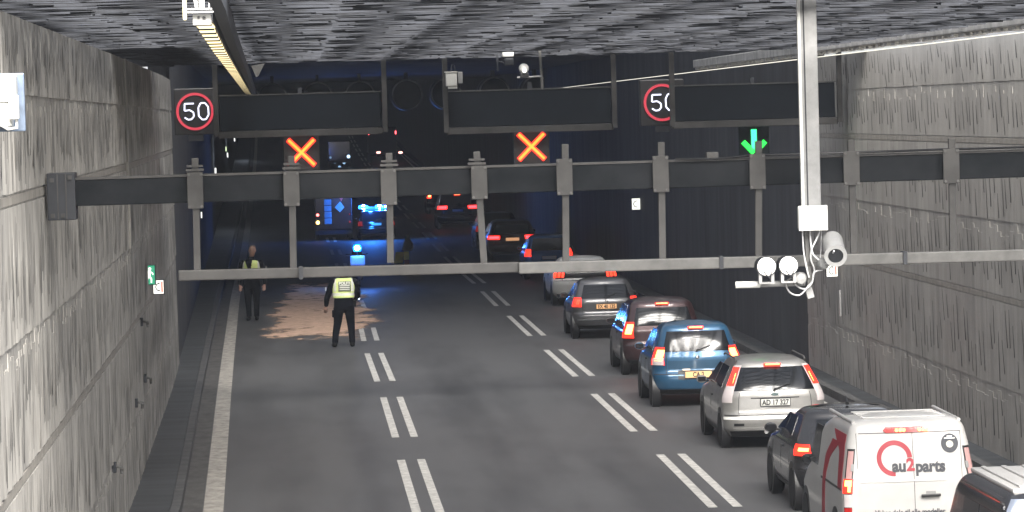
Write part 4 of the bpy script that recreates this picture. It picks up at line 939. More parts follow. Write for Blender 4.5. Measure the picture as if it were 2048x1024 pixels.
    b = MB(); n = 30; cx2, cz2 = .545, 1.60; vs = [onback(cx2+.115*math.cos(2*math.pi*k/n), cz2+.125*math.sin(2*math.pi*k/n), .007) for k in range(n)]+[onback(cx2+.115*math.cos(2*math.pi*k/n), cz2+.125*math.sin(2*math.pi*k/n), .0) for k in range(n)]
    b.add(vs, [tuple(range(n))]+[(k,(k+1)%n,n+(k+1)%n,n+k) for k in range(n)]); dsk = b.build('logo_disc', M_LBLK, t)
    b = MB(); vs = [onback(cx2+.0+.048*math.cos(2*math.pi*k/n), cz2-.012+.046*math.sin(2*math.pi*k/n), .010) for k in range(n)]+[onback(cx2+.048*math.cos(2*math.pi*k/n), cz2-.012+.046*math.sin(2*math.pi*k/n), .006) for k in range(n)]
    b.add(vs, [tuple(range(n))]+[(k,(k+1)%n,n+(k+1)%n,n+k) for k in range(n)]); b.build('disc_centre', mat('disc_silver',(.5,.48,.42),.5,var=.4,scale=12), dsk)
    b = MB(); p = onback(cx2,cz2+.09,.011); b.box(cx2-.035,cx2+.035,p[1]-.002,p[1]+.003,cz2+.083,cz2+.097); p = onback(cx2,cz2+.065,.011); b.box(cx2-.07,cx2+.07,p[1]-.002,p[1]+.003,cz2+.058,cz2+.072); b.build('disc_bar', P_WHITE, dsk)
    q = onback(.15,.93,.0); o = MB().beam((.0,0,0),(.26,0,.005),.045,.035).build('door_handle', M_BLACK, t, bevel=.012); o.location = (.13, q[1]-.04, .93)
    sh.patch('handle_recess', M_GPLAST, t, lambda z: sh.ux(.20,z), lambda z: sh.ux(.33,z), .93, .985, side=1, off=.006, nu=4, nv=3)
    for s in (-1,1):
        sh.patch('hinge', M_GPLAST, t, lambda z: sh.ux(sh.Wd(z)-.118,z), lambda z: sh.ux(sh.Wd(z)-.085,z), 1.27, 1.36, side=s, off=.03, nu=2, nv=3)
    # red swoosh on the flank
    def fl(y, z): return sh.uy(y, z)
    sh.patch('red_swoosh', M_LRED, t, lambda z: fl(lerp([(1.06,.30),(1.5,.36),(1.72,.42)],z),z), lambda z: fl(lerp([(1.06,.62),(1.5,.80),(1.72,1.5)],z),z), 1.0, 1.735, off=.004, nv=14)
    sh.patch('red_stripe', M_LRED, t, lambda z: fl(lerp([(.5,1.9),(1.1,1.75),(1.35,1.55),(1.6,.85)],z),z), lambda z: fl(lerp([(.5,2.15),(1.1,2.0),(1.35,1.95),(1.6,1.5)],z),z), .5, 1.60, off=.005, nv=16)
    for s in (-1,1):
        sh.patch('side_window', M_GLASS, t, lambda z: fl(2.55,z), lambda z: fl(3.35-(z-1.1)*.5,z), 1.14, 1.68, side=s, off=.005)
        sh.patch('side_rail', G1, t, lambda z: fl(.3,z), lambda z: fl(2.2,z), 1.00, 1.03, side=s, off=.004, nu=6, nv=2)
    wheels(t, W2, .85, 2.9, .33); mirror(t, M_BLACK, W2-.10, 3.45, 1.12, 1.0)
    plate(t, sh, .64, '', False)
van()

# two-tone off-roader cut by the right bottom corner
def cornercar():
    H, W2, L = 1.90, .90, 4.4
    rear = [(.3,.05),(.5,.0),(.9,.02),(1.2,.04),(1.70,.10),(1.80,.13),(1.86,.2),(H,.32)]
    front = [(.3,L-.1),(.6,L),(1.0,L-.05),(1.08,L-.45),(1.15,L-.6),(1.75,L-.95),(1.85,L-1.05),(H,L-1.15)]
    width = [(.3,W2-.05),(.5,W2),(1.1,W2),(1.2,W2-.02),(1.70,W2-.10),(1.80,W2-.14),(1.86,W2-.19),(H,W2-.28)]
    sh = Shell(rear, front, width, .12, .12, bow=.02, fc=.25, fd=.25)
    t = thing('off_roader', 'black off-roader with a white ribbed roof, cut off by the bottom right corner', 'car', (7.06+W2*.91, 38.0, 0), 'vehicles waiting in the right lane', 0, .91)
    sh.body('body', P_BLACK, t, levels(.3, H, 36), .03)
    MB().box(-.63,.63,.42,3.15,H-.015,H+.045).build('roof_panel', P_VAN, t, bevel=.03)
    for k in range(5):
        x = -.5+.25*k; MB().box(x-.03,x+.03,.55,3.0,H+.046,H+.07).build('roof_rib', P_VAN, t, bevel=.01)
    GB = paint('grey_blue_paint', (.13,.15,.19), .3, .3)
    sh.patch('tailgate', GB, t, lambda z: -sh.ux(sh.Wd(z)-.04,z), lambda z: sh.ux(sh.Wd(z)-.04,z), .55, 1.84, off=.02, nu=18, nv=12)
    sh.patch('rear_window', M_GLASS, t, lambda z: -sh.ux(sh.Wd(z)*.62,z), lambda z: sh.ux(sh.Wd(z)*.62,z), 1.22, 1.62, off=.03, nu=14)
    sh.patch('top_seam', M_BLACK, t, lambda z: -sh.ux(sh.Wd(z)*.8,z), lambda z: sh.ux(sh.Wd(z)*.8,z), 1.70, 1.725, off=.026, nu=14, nv=2)
    for s in (-1,1):
        for a, c in ((.35,1.5),(1.58,2.55)): sh.patch('side_window', M_GLASS, t, (lambda a: lambda z: sh.uy(a,z))(a), (lambda c: lambda z: sh.uy(c,z))(c), 1.2, 1.66, side=s, off=.006)
        sh.patch('roof_gutter', P_BLACK, t, lambda z: sh.uy(.1,z), lambda z: sh.uy(2.6,z), 1.74, 1.775, side=s, off=.03, nv=2)
        sh.patch('taillight', M_LENS, t, lambda z: sh.ux(sh.Wd(z)-.1,z), lambda z: 1.6, .8, 1.1, side=s, off=.03)
    wheels(t, W2, .8, 2.7, .36); mirror(t, M_BLACK, W2-.03, 2.9, 1.2)
    plate(t, sh, .66, '', False)
cornercar()

# ------------------------------------------------------------------ breakdown scene: service vehicles in the tunnel
M_BLUEL = glow('blue_beacon', (.004,.10,1), 30); M_BLUEC = glow('blue_beacon_core', (.3,.8,1), 80)
def lamp(parent, name, loc, w, col):
    l = bpy.data.lights.new(name, 'POINT'); l.energy = w; l.color = col; l.shadow_soft_size = .12
    o = bpy.data.objects.new(name, l); COL.objects.link(o); o.parent = parent; o.location = loc
def police_car():
    Y = 178; z = road_z(Y); p = P(752, 420, Y)
    t, sh = hatch('dark police estate with glaring blue light bar, stopped in the middle lane', 'police car', p.x-.90, Y-1.3, P_BLACK, L=4.7, W=1.88, H=1.50, name='police_car', sc=.93, group=None, brake3=False, lit=False, hot=False, plate_txt='', plate_z=.8)
    b = t
    o = MB().box(-.72,.72,1.15,1.4,1.525,1.66).build('light_bar', glow('blue_bar', (.003,.05,1), 5), t, bevel=.02)
    for x, w, m in ((-.62,.22,1),(.20,.20,1),(.50,.065,0),(.72,.06,0)):
        l = MB().lathe([(.001,.0),(w*1.0,.02),(w*1.15,.10),(w*.9,.17),(.001,.2)], (0,0,0), 'z', 18).build('beacon', M_BLUEL, o, 60); l.location = (x,1.2,1.56)
        MB().lathe([(.001,-.1),(w*.40,-.09),(w*.52,-.06),(w*.52,0)], (x,1.1,1.66), 'y', 14).build('beacon_core', M_BLUEC, l).location = (-x,-1.2,-1.56)
    lamp(t, 'blue_light', (-.3,.5,1.9), 110, (.03,.2,1)); lamp(t, 'blue_light', (-.3,-.6,1.2), 25, (.03,.25,1))
police_car()
def service_truck():
    Y = 178; z = road_z(Y); xl = P(630,440,Y).x; W = 1.78
    t = thing('breakdown_truck', 'dark breakdown truck with pale ladder rack, red and amber lamps, left of blue beacons', 'truck', (xl+W/2, Y, z))
    MB().box(-W/2,W/2,.0,3.6,.5,2.6).build('body', P_BLACK, t, bevel=.05)
    MB().box(-W/2+.02,W/2-.02,3.65,5.2,.45,2.2).build('cab', P_BLACK, t, bevel=.15)
    MB().box(-W/2+.05,W/2-.05,.1,5.0,.3,.49).build('chassis', M_BLACK, t)
    MB().box(-W/2,W/2,-.12,-.005,.28,.46).build('bumper', M_DARK, t, bevel=.02)
    wheels(t, W/2, .8, 3.2, .36)
    b = MB(); sg = mat('pale_grey_panel',(.42,.45,.5),.5,var=.2,scale=4)
    for k in range(4): b = MB(); b.box(-.44,-.10,-.04,-.003,.78+.30*k,1.05+.30*k); b.build('panel', sg, t, bevel=.01)
    b = MB(); b.prism([(.30-.24,1.55),(.30,1.32),(.30+.22,1.55),(.32,1.84)], lambda a,c:(a,-.003,c), lambda a,c:(a,-.03,c)); b.build('warning_plate', mat('warm_grey_plate',(.5,.47,.44),.5), t)
    b = MB(); b.prism([(.26,2.06),(.38,1.84),(.50,2.06)], lambda a,c:(a,-.003,c), lambda a,c:(a,-.03,c)); b.build('red_triangle', glow('dull_red',(1,.15,.15),.08,(.5,.12,.12)), t)
    for z_, m, r in ((1.22,glow('pink_red_lamp',(1,.14,.12),4),.07),(.86,glow('amber_lamp',(1,.62,.13),4.5),.09)):
        o = MB().lathe([(.001,-.05),(r*.8,-.04),(r,0)], axis='y', n=14).build('tail_lamp', m, t, 50); o.location = (-W/2+.13,-.005,z_)
        o = MB().lathe([(.001,-.05),(r*.5,-.04),(r*.6,0)], axis='y', n=14).build('tail_lamp', M_LENS, t, 50); o.location = (W/2-.13,-.005,z_)
service_truck()
def motorbike():
    p = G(715, 573); Y = 128.5; x = P(715,520,Y).x
    t = thing('police_motorcycle', 'white-cased police motorcycle with a bright blue beacon, just above the gauge bar', 'motorcycle', (x, Y, 0))
    for y, nm in ((0,1),(1.5,2)):
        w = MB().lathe([(.22,-.06),(.29,-.07),(.32,-.03),(.32,.03),(.29,.07),(.22,.06)], axis='x', n=24).build('wheel', M_RUB, t, 40); w.location = (0,y,.32)
        MB().lathe([(.001,-.03),(.06,-.03),(.23,-.015),(.23,.015),(.06,.03),(.001,.03)], axis='x', n=24).build('rim', M_RIM, w, 40)
    b = MB(); b.tube([(0,.0,.62),(0,.5,.72),(0,.9,.92),(0,1.2,.95)], .15, 12, r2=.12); b.build('body', P_WHITE, t, 60)
    b = MB(); b.tube([(0,-.05,.80),(0,.55,.80)], .14, 10); b.build('seat', M_BLACK, t, 60)
    b = MB(); b.tube([(0,1.2,.95),(0,1.5,.35)], .05, 8); b.build('fork', M_DARK, t); b = MB(); b.tube([(-.38,1.05,1.12),(0,1.2,1.05),(.38,1.05,1.12)], .018, 8); b.build('handlebar', M_BLACK, t)
    MB().box(-.19,.19,.38,1.0,.25,.6).build('engine', M_DARK, t, bevel=.05); MB().prism([(-.2,0),(.2,0),(.14,.42),(-.14,.42)], lambda a,c:(a,1.28,.98+c), lambda a,c:(a,1.3-.2*c,.98+c)).build('windshield', M_GLASS, t)
    MB().box(-.26,.26,-.25,.12,.76,1.10).build('top_case', P_WHITE, t, bevel=.06)
    for s in (-1,1): MB().box(s*.30-.10,s*.30+.10,-.15,.38,.42,.74).build('side_case', P_WHITE, t, bevel=.04)
    MB().box(-.12,.12,-.28,-.2,.58,.66).build('taillight', M_LENS, t, bevel=.02)
    MB().tube([(-.0,-.1,1.1),(0,-.1,1.28)], .014, 8).build('beacon_pole', M_STEEL, t)
    o = MB().lathe([(.001,.0),(.12,.01),(.15,.13),(.11,.23),(.001,.26)], (0,-.1,1.24), 'z', 18).build('beacon', glow('rear_beacon', (.004,.12,1), 9), t, 60)
    MB().lathe([(.001,-.02),(.06,-.015),(.085,0)], (0,-.25,1.37), 'y', 14).build('beacon_core', M_BLUEC, o)
    lamp(t, 'blue_light', (0,-.5,1.45), 12, (.03,.22,1)); lamp(t, 'blue_light', (.35,-1.5,.7), 8, (.05,.18,1))
motorbike()
def crate():
    Y = 146; p = P(804, 530, Y); k = Y/7500
    t = thing('yellow_box', 'yellow equipment box with red foot standing on the lane line behind the gauge bar', 'box', (p.x, Y, road_z(Y)))
    my = mat('yellow_plastic', (.92,.80,.10), .5, var=.2, scale=5); h = .42
    MB().prism([(-.30,.12),(.05,.12),(.08,.12+h),(-.22,.12+h)], lambda a,c:(a,0,c), lambda a,c:(a,.5,c)).build('body', my, t, bevel=.015)
    MB().box(.085,.29,.02,.48,.24,.12+h+.01).build('side_panel', my, t, bevel=.015); MB().box(.10,.29,.0,.46,.02,.235).build('red_foot', mat('dull_red_plastic',(.30,.07,.05),.5), t, bevel=.01)
    MB().box(-.28,.04,.03,.45,.0,.115).build('base', M_BLACK, t)
    t2 = thing('black_bag', 'black slumped bag on the yellow equipment box', 'bag', (p.x+.2, Y+.25, .12+h+.012+road_z(Y)))
    rnd = random.Random(2); b = MB(); b.lathe([(.05,0),(.19,.02),(.22,.15),(.20,.30),(.12,.45),(.07,.58),(.001,.62)], axis='z', n=16)
    b.v = [(x+.08*math.sin(5*z)+rnd.uniform(-.012,.012), y, z) for x,y,z in b.v]; b.build('sack', M_BLACK, t2, 60)
    MB().tube([(.02,0,.55),(.08,0,.68),(.14,0,.6),(.12,0,.5)], .012, 6).build('handle', M_RUB, t2)
crate()
def far_truck():
    Y = 340; z = road_z(Y); p = P(765, 290, Y)
    t = thing('box_truck', 'distant dark box truck with two high and two low red lamps in the right lane', 'truck', (p.x, Y, z))
    MB().box(-1.28,1.28,0,7,.9,3.2).build('box_body', M_DARK, t, bevel=.04); MB().box(-1.2,1.2,7.2,9.2,.6,2.9).build('cab', P_BLACK, t, bevel=.15); MB().box(-.5,.5,.2,9,.55,.89).build('chassis', M_BLACK, t)
    wheels(t, 1.25, 1.6, 5.4, .48, .3)
    for s in (-1,1):
        MB().box(s*1.22-.06,s*1.22+.06,-.05,-.002,2.56,2.86).build('high_lamp', glow('pink_lamp',(1,.10,.12),3), t, bevel=.02)
        q = P(757 if s<0 else 801, 305, Y-.03); MB().box(q.x-p.x-.17,q.x-p.x+.17,-.05,-.002,q.z-z-.08,q.z-z+.08).build('tail_lamp', glow('pale_lamp',(1,.32,.28),4), t, bevel=.03)
far_truck()
def chevron_van():
    Y = 330; z = road_z(Y); p = P(679, 318, Y); t = thing('recovery_van', 'distant dark van with five small bluish lamps in a V, near the left red cross', 'van', (p.x, Y, z))
    MB().box(-1.0,1.0,0,3.6,.5,2.3).build('body', P_BLACK, t, bevel=.08); MB().box(-.98,.98,3.62,4.9,.5,1.5).build('bonnet', P_BLACK, t, bevel=.15); MB().box(-.95,.95,-.08,-.002,.4,.6).build('bumper', M_BLACK, t)
    wheels(t, 1.0, .8, 3.1, .36)
    for px, py, s, r in ((661,315,.5,.10),(670,324,.5,.13),(679,334,.9,.13),(688,325,1.1,.14),(697,313,3.2,.15)):
        q = P(px,py,Y-.02); o = MB().lathe([(.001,-.05),(r*.8,-.04),(r,0)], axis='y', n=14).build('lamp', glow('bluish_lamp',(.4,.68,1),s*.55), t, 50); o.location = (q.x-p.x, -.004, q.z-z)
chevron_van()

# ------------------------------------------------------------------ absorbent spread on the road
def spill():
    m = bpy.data.materials.new('pink_absorbent'); m.use_nodes = True; t = m.node_tree; b = t.nodes['Principled BSDF']; L = t.links.new
    tc = t.nodes.new('ShaderNodeTexCoord')
    def noise(sc, scale, det):
        mp = t.nodes.new('ShaderNodeMapping'); mp.inputs['Scale'].default_value = sc; L(tc.outputs['Object'], mp.inputs[0])
        n = t.nodes.new('ShaderNodeTexNoise'); n.inputs['Scale'].default_value = scale; n.inputs['Detail'].default_value = det; n.inputs['Roughness'].default_value = .65; L(mp.outputs[0], n.inputs['Vector']); return n.outputs['Fac']
    sweep = noise((.32,.16,1), 2.6, 9); fine = noise((.5,.35,1), 7, 6)
    at = t.nodes.new('ShaderNodeAttribute'); at.attribute_name = 'cover'
    v = node_math(t, 'ADD', at.outputs['Fac'], node_math(t, 'MULTIPLY', node_math(t, 'SUBTRACT', sweep, .5), 2.6))
    v = node_math(t, 'ADD', v, node_math(t, 'MULTIPLY', node_math(t, 'SUBTRACT', fine, .5), .7))
    r = t.nodes.new('ShaderNodeValToRGB'); r.color_ramp.elements[0].position = .40; r.color_ramp.elements[1].position = .80; L(v, r.inputs[0])
    r2 = t.nodes.new('ShaderNodeValToRGB'); r2.color_ramp.elements[0].color = (.42,.27,.19,1); r2.color_ramp.elements[1].color = (.72,.49,.35,1); r2.color_ramp.elements[0].position=.3; r2.color_ramp.elements[1].position=.7; L(fine, r2.inputs[0]); L(r2.outputs[0], b.inputs['Base Color'])
    b.inputs['Roughness'].default_value = .9
    tr = t.nodes.new('ShaderNodeBsdfTransparent'); mx = t.nodes.new('ShaderNodeMixShader'); out = t.nodes['Material Output']
    L(r.outputs[0], mx.inputs[0]); L(tr.outputs[0], mx.inputs[1]); L(b.outputs[0], mx.inputs[2]); L(mx.outputs[0], out.inputs[0])
    ol = [(535,672),(640,678),(700,672),(755,658),(748,640),(728,600),(720,580),(660,566),(590,568),(560,600),(548,635)]
    poly = [G(*p) for p in ol]; c = sum(poly, Vector())/len(poly)
    x0, x1 = min(p.x for p in poly)-.6, max(p.x for p in poly)+.6; y0, y1 = min(p.y for p in poly)-2, max(p.y for p in poly)+4
    nx, ny = 40, 60; vs = []; cov = []
    def inside(x, y):
        dmin = 1e9; ins = False; n = len(poly)
        for i in range(n):
            a, b2 = poly[i], poly[(i+1)%n]
            if (a.y > y) != (b2.y > y) and x < (b2.x-a.x)*(y-a.y)/(b2.y-a.y)+a.x: ins = not ins
            # distances with the long direction squeezed
            ax, ay, bx2, by2 = a.x, a.y*.12, b2.x, b2.y*.12; px_, py_ = x, y*.12
            dx, dy = bx2-ax, by2-ay; u = max(0, min(1, ((px_-ax)*dx+(py_-ay)*dy)/(dx*dx+dy*dy+1e-9))); dmin = min(dmin, math.hypot(px_-ax-u*dx, py_-ay-u*dy))
        return dmin if ins else -dmin
    for j in range(ny+1):
        for i in range(nx+1):
            x, y = x0+(x1-x0)*i/nx, y0+(y1-y0)*j/ny; vs.append((x, y, .0125)); cov.append(max(0, min(1, .5+inside(x, y)*1.1)))
    me = bpy.data.meshes.new('absorbent'); me.from_pydata(vs, [], [(j*(nx+1)+i, j*(nx+1)+i+1, (j+1)*(nx+1)+i+1, (j+1)*(nx+1)+i) for j in range(ny) for i in range(nx)])
    a = me.attributes.new('cover', 'FLOAT', 'POINT'); a.data.foreach_set('value', cov); me.materials.append(m)
    o = link('absorbent', me); tag(o, 'pinkish absorbent grit spread on the dark road between the two officers', 'spill')
spill()

# ------------------------------------------------------------------ the two police officers
M_UNI = mat('navy_uniform', (.0028,.0038,.008), .9, var=.3, scale=6, spec=.08); M_SKIN = mat('skin', (.42,.25,.19), .55); M_VEST = mat('hi_vis_vest', (.80,.92,.33), .7, var=.15, scale=5)
M_REFL = mat('reflective_tape', (.8,.82,.72), .4); M_BOOT = mat('black_boots', (.003,.003,.0035), .6, spec=.2); M_HAIR = mat('grey_hair', (.12,.10,.09), .8)
def ell(b, pts, n=18):                     # stack of level ellipses (x, y, z, rx, ry)
    vs = []; fs = []; m = len(pts)
    for x, y, z, rx, ry in pts: vs += [(x+rx*math.cos(2*math.pi*k/n), y+ry*math.sin(2*math.pi*k/n), z) for k in range(n)]
    for i in range(m-1):
        for k in range(n): fs.append((i*n+k, i*n+(k+1)%n, (i+1)*n+(k+1)%n, (i+1)*n+k))
    fs += [tuple(range(n-1,-1,-1)), tuple((m-1)*n+k for k in range(n))]
    return b.add(vs, fs)
def limb(b, pts, n=12):                    # tapering tube (x, y, z, r) with rounded ends
    P_ = [Vector(p[:3]) for p in pts]; rs = [p[3] for p in pts]; d0 = (P_[0]-P_[1]).normalized(); d1 = (P_[-1]-P_[-2]).normalized()
    P_ = [P_[0]+d0*rs[0]*.8]+P_+[P_[-1]+d1*rs[-1]*.8]; rs = [rs[0]*.55]+rs+[rs[-1]*.55]; m = len(P_); vs = []; fs = []
    for i, p in enumerate(P_):
        d = (P_[min(i+1,m-1)]-P_[max(i-1,0)]).normalized(); x = d.cross(Vector((0,1,.01))).normalized(); y = d.cross(x)
        vs += [p+(x*math.cos(2*math.pi*k/n)+y*math.sin(2*math.pi*k/n))*rs[i] for k in range(n)]
    for i in range(m-1):
        for k in range(n): fs.append((i*n+k, i*n+(k+1)%n, (i+1)*n+(k+1)%n, (i+1)*n+k))
    fs += [tuple(range(n-1,-1,-1)), tuple((m-1)*n+k for k in range(n))]
    return b.add(vs, fs)
def fuse(name, b, m, parent, vox=.014, smooth=6):      # the pieces become one continuous skin
    o = b.build(name, m, None); md = o.modifiers.new('r', 'REMESH'); md.mode = 'VOXEL'; md.voxel_size = vox; md.use_smooth_shade = True
    s_ = o.modifiers.new('s', 'SMOOTH'); s_.iterations = smooth; s_.factor = .5
    me = bpy.data.meshes.new_from_object(o.evaluated_get(bpy.context.evaluated_depsgraph_get())); bpy.data.objects.remove(o)
    me.materials.clear()
    for mm in (m if isinstance(m, list) else [m]): me.materials.append(mm)
    me.shade_smooth(); return link(name, me, parent)
def zones(o, fn):
    for p in o.data.polygons: p.material_index = fn(p.center)
def hand(parent, w, e, curl=.4, side=1):
    """palm from wrist w towards e, four unequal bent fingers and a thumb, rooted in the palm"""
    w = Vector(w); d = (Vector(e)-w).normalized(); x = d.cross(Vector((0,1,0))).normalized()*side; n = Vector((0,1,0)); b = MB()
    limb(b, [(*w,.026),(*(w+d*.05),.03),(*(w+d*.085),.03)])
    for off, ln in ((-.030,.068),(-.010,.08),(.010,.074),(.029,.058)):
        q = w+d*.085+x*off; p1 = q+d*ln*.5+n*curl*.02; p2 = p1+(d*.8+n*curl).normalized()*ln*.35; p3 = p2+(d*.5+n*curl*1.5).normalized()*ln*.3
        limb(b, [(*(q-d*.02),.0095),(*q,.0095),(*p1,.009),(*p2,.0085),(*p3,.0075)], 8)
    q = w+d*.03-x*.022; limb(b, [(*q,.012),(*(q-x*.024+d*.022),.011),(*(q-x*.032+d*.05+n*.012),.009)], 8)
    return fuse('hand', b, M_SKIN, parent, .005, 2)
def officer_back():
    g = G(690, 694); sc = 1.18
    t = thing('person', 'police officer seen from behind with yellow POLITI vest, bending beside the grit', 'person', g, 'police officers', 0, sc); t.scale = (sc*1.14, sc*1.12, sc)
    b = MB()
    ell(b, [(0,-.01,.80,.16,.115),(0,-.01,.88,.19,.135),(0,.0,.98,.185,.13),(0,.02,1.10,.175,.12),(.005,.05,1.25,.195,.125),(.01,.08,1.38,.205,.12),(.015,.10,1.46,.17,.09),(.02,.12,1.50,.09,.065)])
    limb(b, [(.02,.12,1.48,.06),(.03,.19,1.55,.055)]); ell(b, [(.03,.19,1.50,.045,.06),(.035,.22,1.55,.072,.09),(.04,.24,1.60,.078,.10),(.04,.25,1.66,.07,.09),(.04,.25,1.70,.04,.05)])
    limb(b, [(-.095,.0,.84,.105),(-.125,.05,.52,.078),(-.165,.01,.30,.066),(-.185,-.03,.10,.06)]); limb(b, [(.10,.0,.84,.105),(.125,.03,.52,.078),(.135,-.0,.30,.066),(.14,-.03,.10,.06)])
    limb(b, [(-.185,-.07,.05,.047),(-.20,.02,.05,.05),(-.215,.10,.042,.042)]); limb(b, [(.14,-.07,.05,.047),(.145,.02,.05,.05),(.15,.10,.042,.042)])
    limb(b, [(-.19,.09,1.40,.078),(-.27,.07,1.18,.064),(-.315,.10,1.05,.056),(-.33,.15,.90,.044)]); limb(b, [(.21,.09,1.40,.078),(.27,.12,1.18,.064),(.27,.22,1.07,.056),(.22,.33,1.00,.044)])
    bd = fuse('body', b, [M_UNI, M_SKIN, M_BOOT], t); zones(bd, lambda c: 1 if c.z > 1.51 else (2 if c.z < .11 else 0))
    b = MB(); ell(b, [(0,.015,1.06,.205,.148),(0,.03,1.13,.203,.147),(.005,.055,1.25,.214,.148),(.01,.085,1.38,.215,.142),(.015,.105,1.45,.19,.118),(.018,.115,1.485,.13,.09)], 28)
    v = fuse('vest', b, [M_VEST, M_REFL], t, .012, 3); zones(v, lambda c: 1 if 1.105 < c.z < 1.165 or abs(abs(c.x-.01)-.165) < .022 and c.z > 1.2 else 0)
    pz = 1.315; py = min(q.co.y for q in v.data.vertices if abs(q.co.z-pz) < .05 and abs(q.co.x-.03) < .1)-.012
    pl = MB().box(-.118,.118,-.004,.004,-.105,.105).build('back_panel', mat('vest_panel',(.13,.14,.10),.6), t); pl.location = (.025, py+.012, pz); pl.rotation_euler = (-.22,0,0)
    text('lettering', 'POLITI', .082, M_REFL, pl, (0,-.007,.060), depth=.002, bold=.004, sx=.9)
    for z in (.010,-.030,-.070): MB().box(-.095,.095,-.008,-.005,z-.009,z+.009).build('tape_line', M_REFL, pl)
    MB().box(.165,.235,.0,.12,.86,1.0).build('holster', M_BOOT, t, bevel=.02); MB().box(-.225,-.16,.0,.10,.64,.80).build('thigh_pocket', M_UNI, t, bevel=.02)
    b = MB(); ell(b, [(.04,.20,1.60,.08,.085),(.04,.235,1.66,.082,.10),(.04,.245,1.71,.06,.075),(.04,.245,1.725,.03,.04)]); fuse('hair', b, M_HAIR, t, .012, 3)
    MB().box(.20,.31,.27,.31,1.0,1.055).build('torch', glow('torch_light',(.6,.75,1),3.5), t, bevel=.012)
    MB().box(-.337,-.325,.05,.09,1.22,1.30).build('sleeve_badge', M_REFL, t)
    hand(t, (-.332,.155,.885), (-.345,.19,.76)); hand(t, (.215,.345,.99), (.14,.42,.97), side=-1)
officer_back()
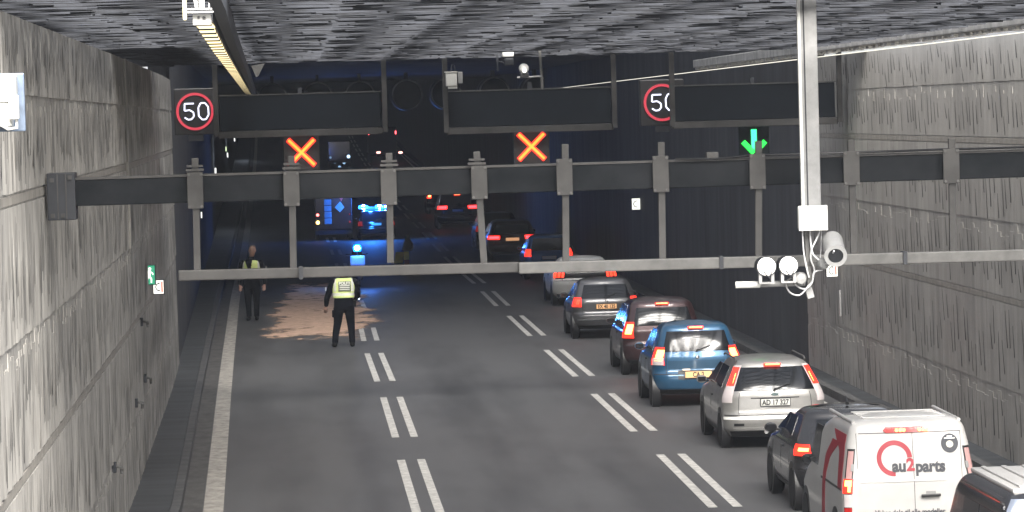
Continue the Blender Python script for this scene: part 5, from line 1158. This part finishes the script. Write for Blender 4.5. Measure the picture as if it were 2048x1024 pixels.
def officer_front():
    g = G(506, 641); sc = 1.19
    t = thing('person', 'police officer facing the camera in an open yellow vest, standing on the edge line', 'person', g, 'police officers', math.pi*.97, sc); t.scale = (sc*1.06, sc*1.06, sc)
    b = MB()                               # built facing +Y, turned round by the thing
    ell(b, [(0,-.01,.80,.16,.115),(0,-.01,.88,.185,.13),(0,.0,.98,.18,.125),(0,.0,1.10,.172,.12),(0,.0,1.26,.195,.125),(0,-.01,1.40,.205,.12),(0,-.02,1.47,.17,.09),(0,-.02,1.51,.09,.065)])
    limb(b, [(0,-.01,1.48,.06),(-.015,.0,1.58,.055)]); ell(b, [(-.02,.02,1.575,.04,.05),(-.025,.015,1.61,.06,.075),(-.03,.005,1.67,.075,.095),(-.035,.0,1.74,.078,.10),(-.04,-.005,1.80,.066,.085),(-.04,-.005,1.835,.035,.045)])
    for s in (-1,1):
        limb(b, [(s*.098,0,.84,.105),(s*.095,.01,.50,.078),(s*.09,-.01,.30,.066),(s*.088,-.02,.10,.062)]); limb(b, [(s*.09,-.06,.05,.047),(s*.095,.03,.05,.05),(s*.105,.12,.042,.042)])
    limb(b, [(-.20,-.02,1.41,.078),(-.275,-.04,1.18,.064),(-.30,.0,1.05,.056),(-.30,.06,.90,.044)]); limb(b, [(.20,-.02,1.41,.078),(.265,-.04,1.18,.064),(.28,.01,1.05,.056),(.27,.08,.90,.044)])
    bd = fuse('body', b, [M_UNI, M_SKIN, M_BOOT], t); zones(bd, lambda c: 1 if c.z > 1.565 else (2 if c.z < .11 else 0))
    fy = max(q.co.y for q in bd.data.vertices if 1.68 < q.co.z < 1.76)
    for x in (-.062,-.002): MB().lathe([(.001,.006),(.009,.004),(.011,0)], (x, fy-.012, 1.728), 'y', 10).build('eye', M_INK, t)
    b = MB(); limb(b, [(-.031,fy-.015,1.72,.008),(-.03,fy+.006,1.69,.011)], 8); b.build('nose', M_SKIN, t, 60)
    MB().box(-.052,-.006,fy-.022,fy-.010,1.645,1.655).build('mouth', mat('lips',(.26,.11,.09),.5), t, bevel=.003)
    for s in (-1,1): MB().lathe([(.001,-.012),(.028,-.008),(.03,.004),(.001,.01)], (-.033+s*.078, .0, 1.71), 'x', 12).build('ear', M_SKIN, t, 50)
    b = MB(); ell(b, [(-.035,-.045,1.70,.07,.06),(-.037,-.03,1.77,.078,.085),(-.04,-.012,1.825,.062,.075),(-.04,-.01,1.85,.03,.04)]); fuse('hair', b, M_HAIR, t, .012, 3)
    b = MB(); ell(b, [(0,.0,1.04,.20,.148),(0,0,1.13,.198,.147),(0,.0,1.26,.212,.148),(0,-.01,1.40,.212,.142),(0,-.018,1.455,.18,.115),(0,-.02,1.48,.13,.09)], 28)
    v = fuse('vest', b, [M_VEST, M_REFL, M_UNI], t, .012, 3)
    def zf(c):
        if c.y > .0 and -.025-.04*max(0,(c.z-1.2))/.25 < c.x-.035 < .015+.08*max(0,(c.z-1.2))/.25 : return 2
        if c.y > .02 and 1.15 < c.z < 1.19 and c.x < -.06: return 2
        return 1 if 1.06 < c.z < 1.11 or abs(abs(c.x)-.175) < .022 else 0
    zones(v, zf)
    b = MB(); ell(b, [(0,-.02,1.48,.10,.085),(-.005,-.012,1.54,.078,.078),(-.01,-.01,1.57,.072,.074)]); fuse('collar', b, M_UNI, t, .012, 3)
    MB().box(-.345,-.332,-.05,.0,1.24,1.33).build('sleeve_badge', M_REFL, t)
    hand(t, (-.30,.062,.885), (-.29,.10,.76), side=-1); hand(t, (.27,.085,.885), (.255,.12,.76))
officer_front()

# ------------------------------------------------------------------ haze added to lift the tunnel's dark tones and halo the lamps
def haze():
    b = MB(); b.box(-22, 34, -44.5, 642, -1.2, 23.5); m = bpy.data.materials.new('haze'); m.use_nodes = True; t = m.node_tree
    t.nodes.remove(t.nodes['Principled BSDF']); v = t.nodes.new('ShaderNodeVolumePrincipled'); v.inputs['Color'].default_value = (.85,.9,1,1)
    v.inputs['Density'].default_value = HAZE; v.inputs['Anisotropy'].default_value = .3; t.links.new(v.outputs[0], t.nodes['Material Output'].inputs['Volume'])
    o = b.build('haze', m); o['kind'] = 'stuff'; o['label'] = 'thin bluish haze added to lift the dark of the tunnel'; o['category'] = 'haze'
HAZE = .0003
haze()
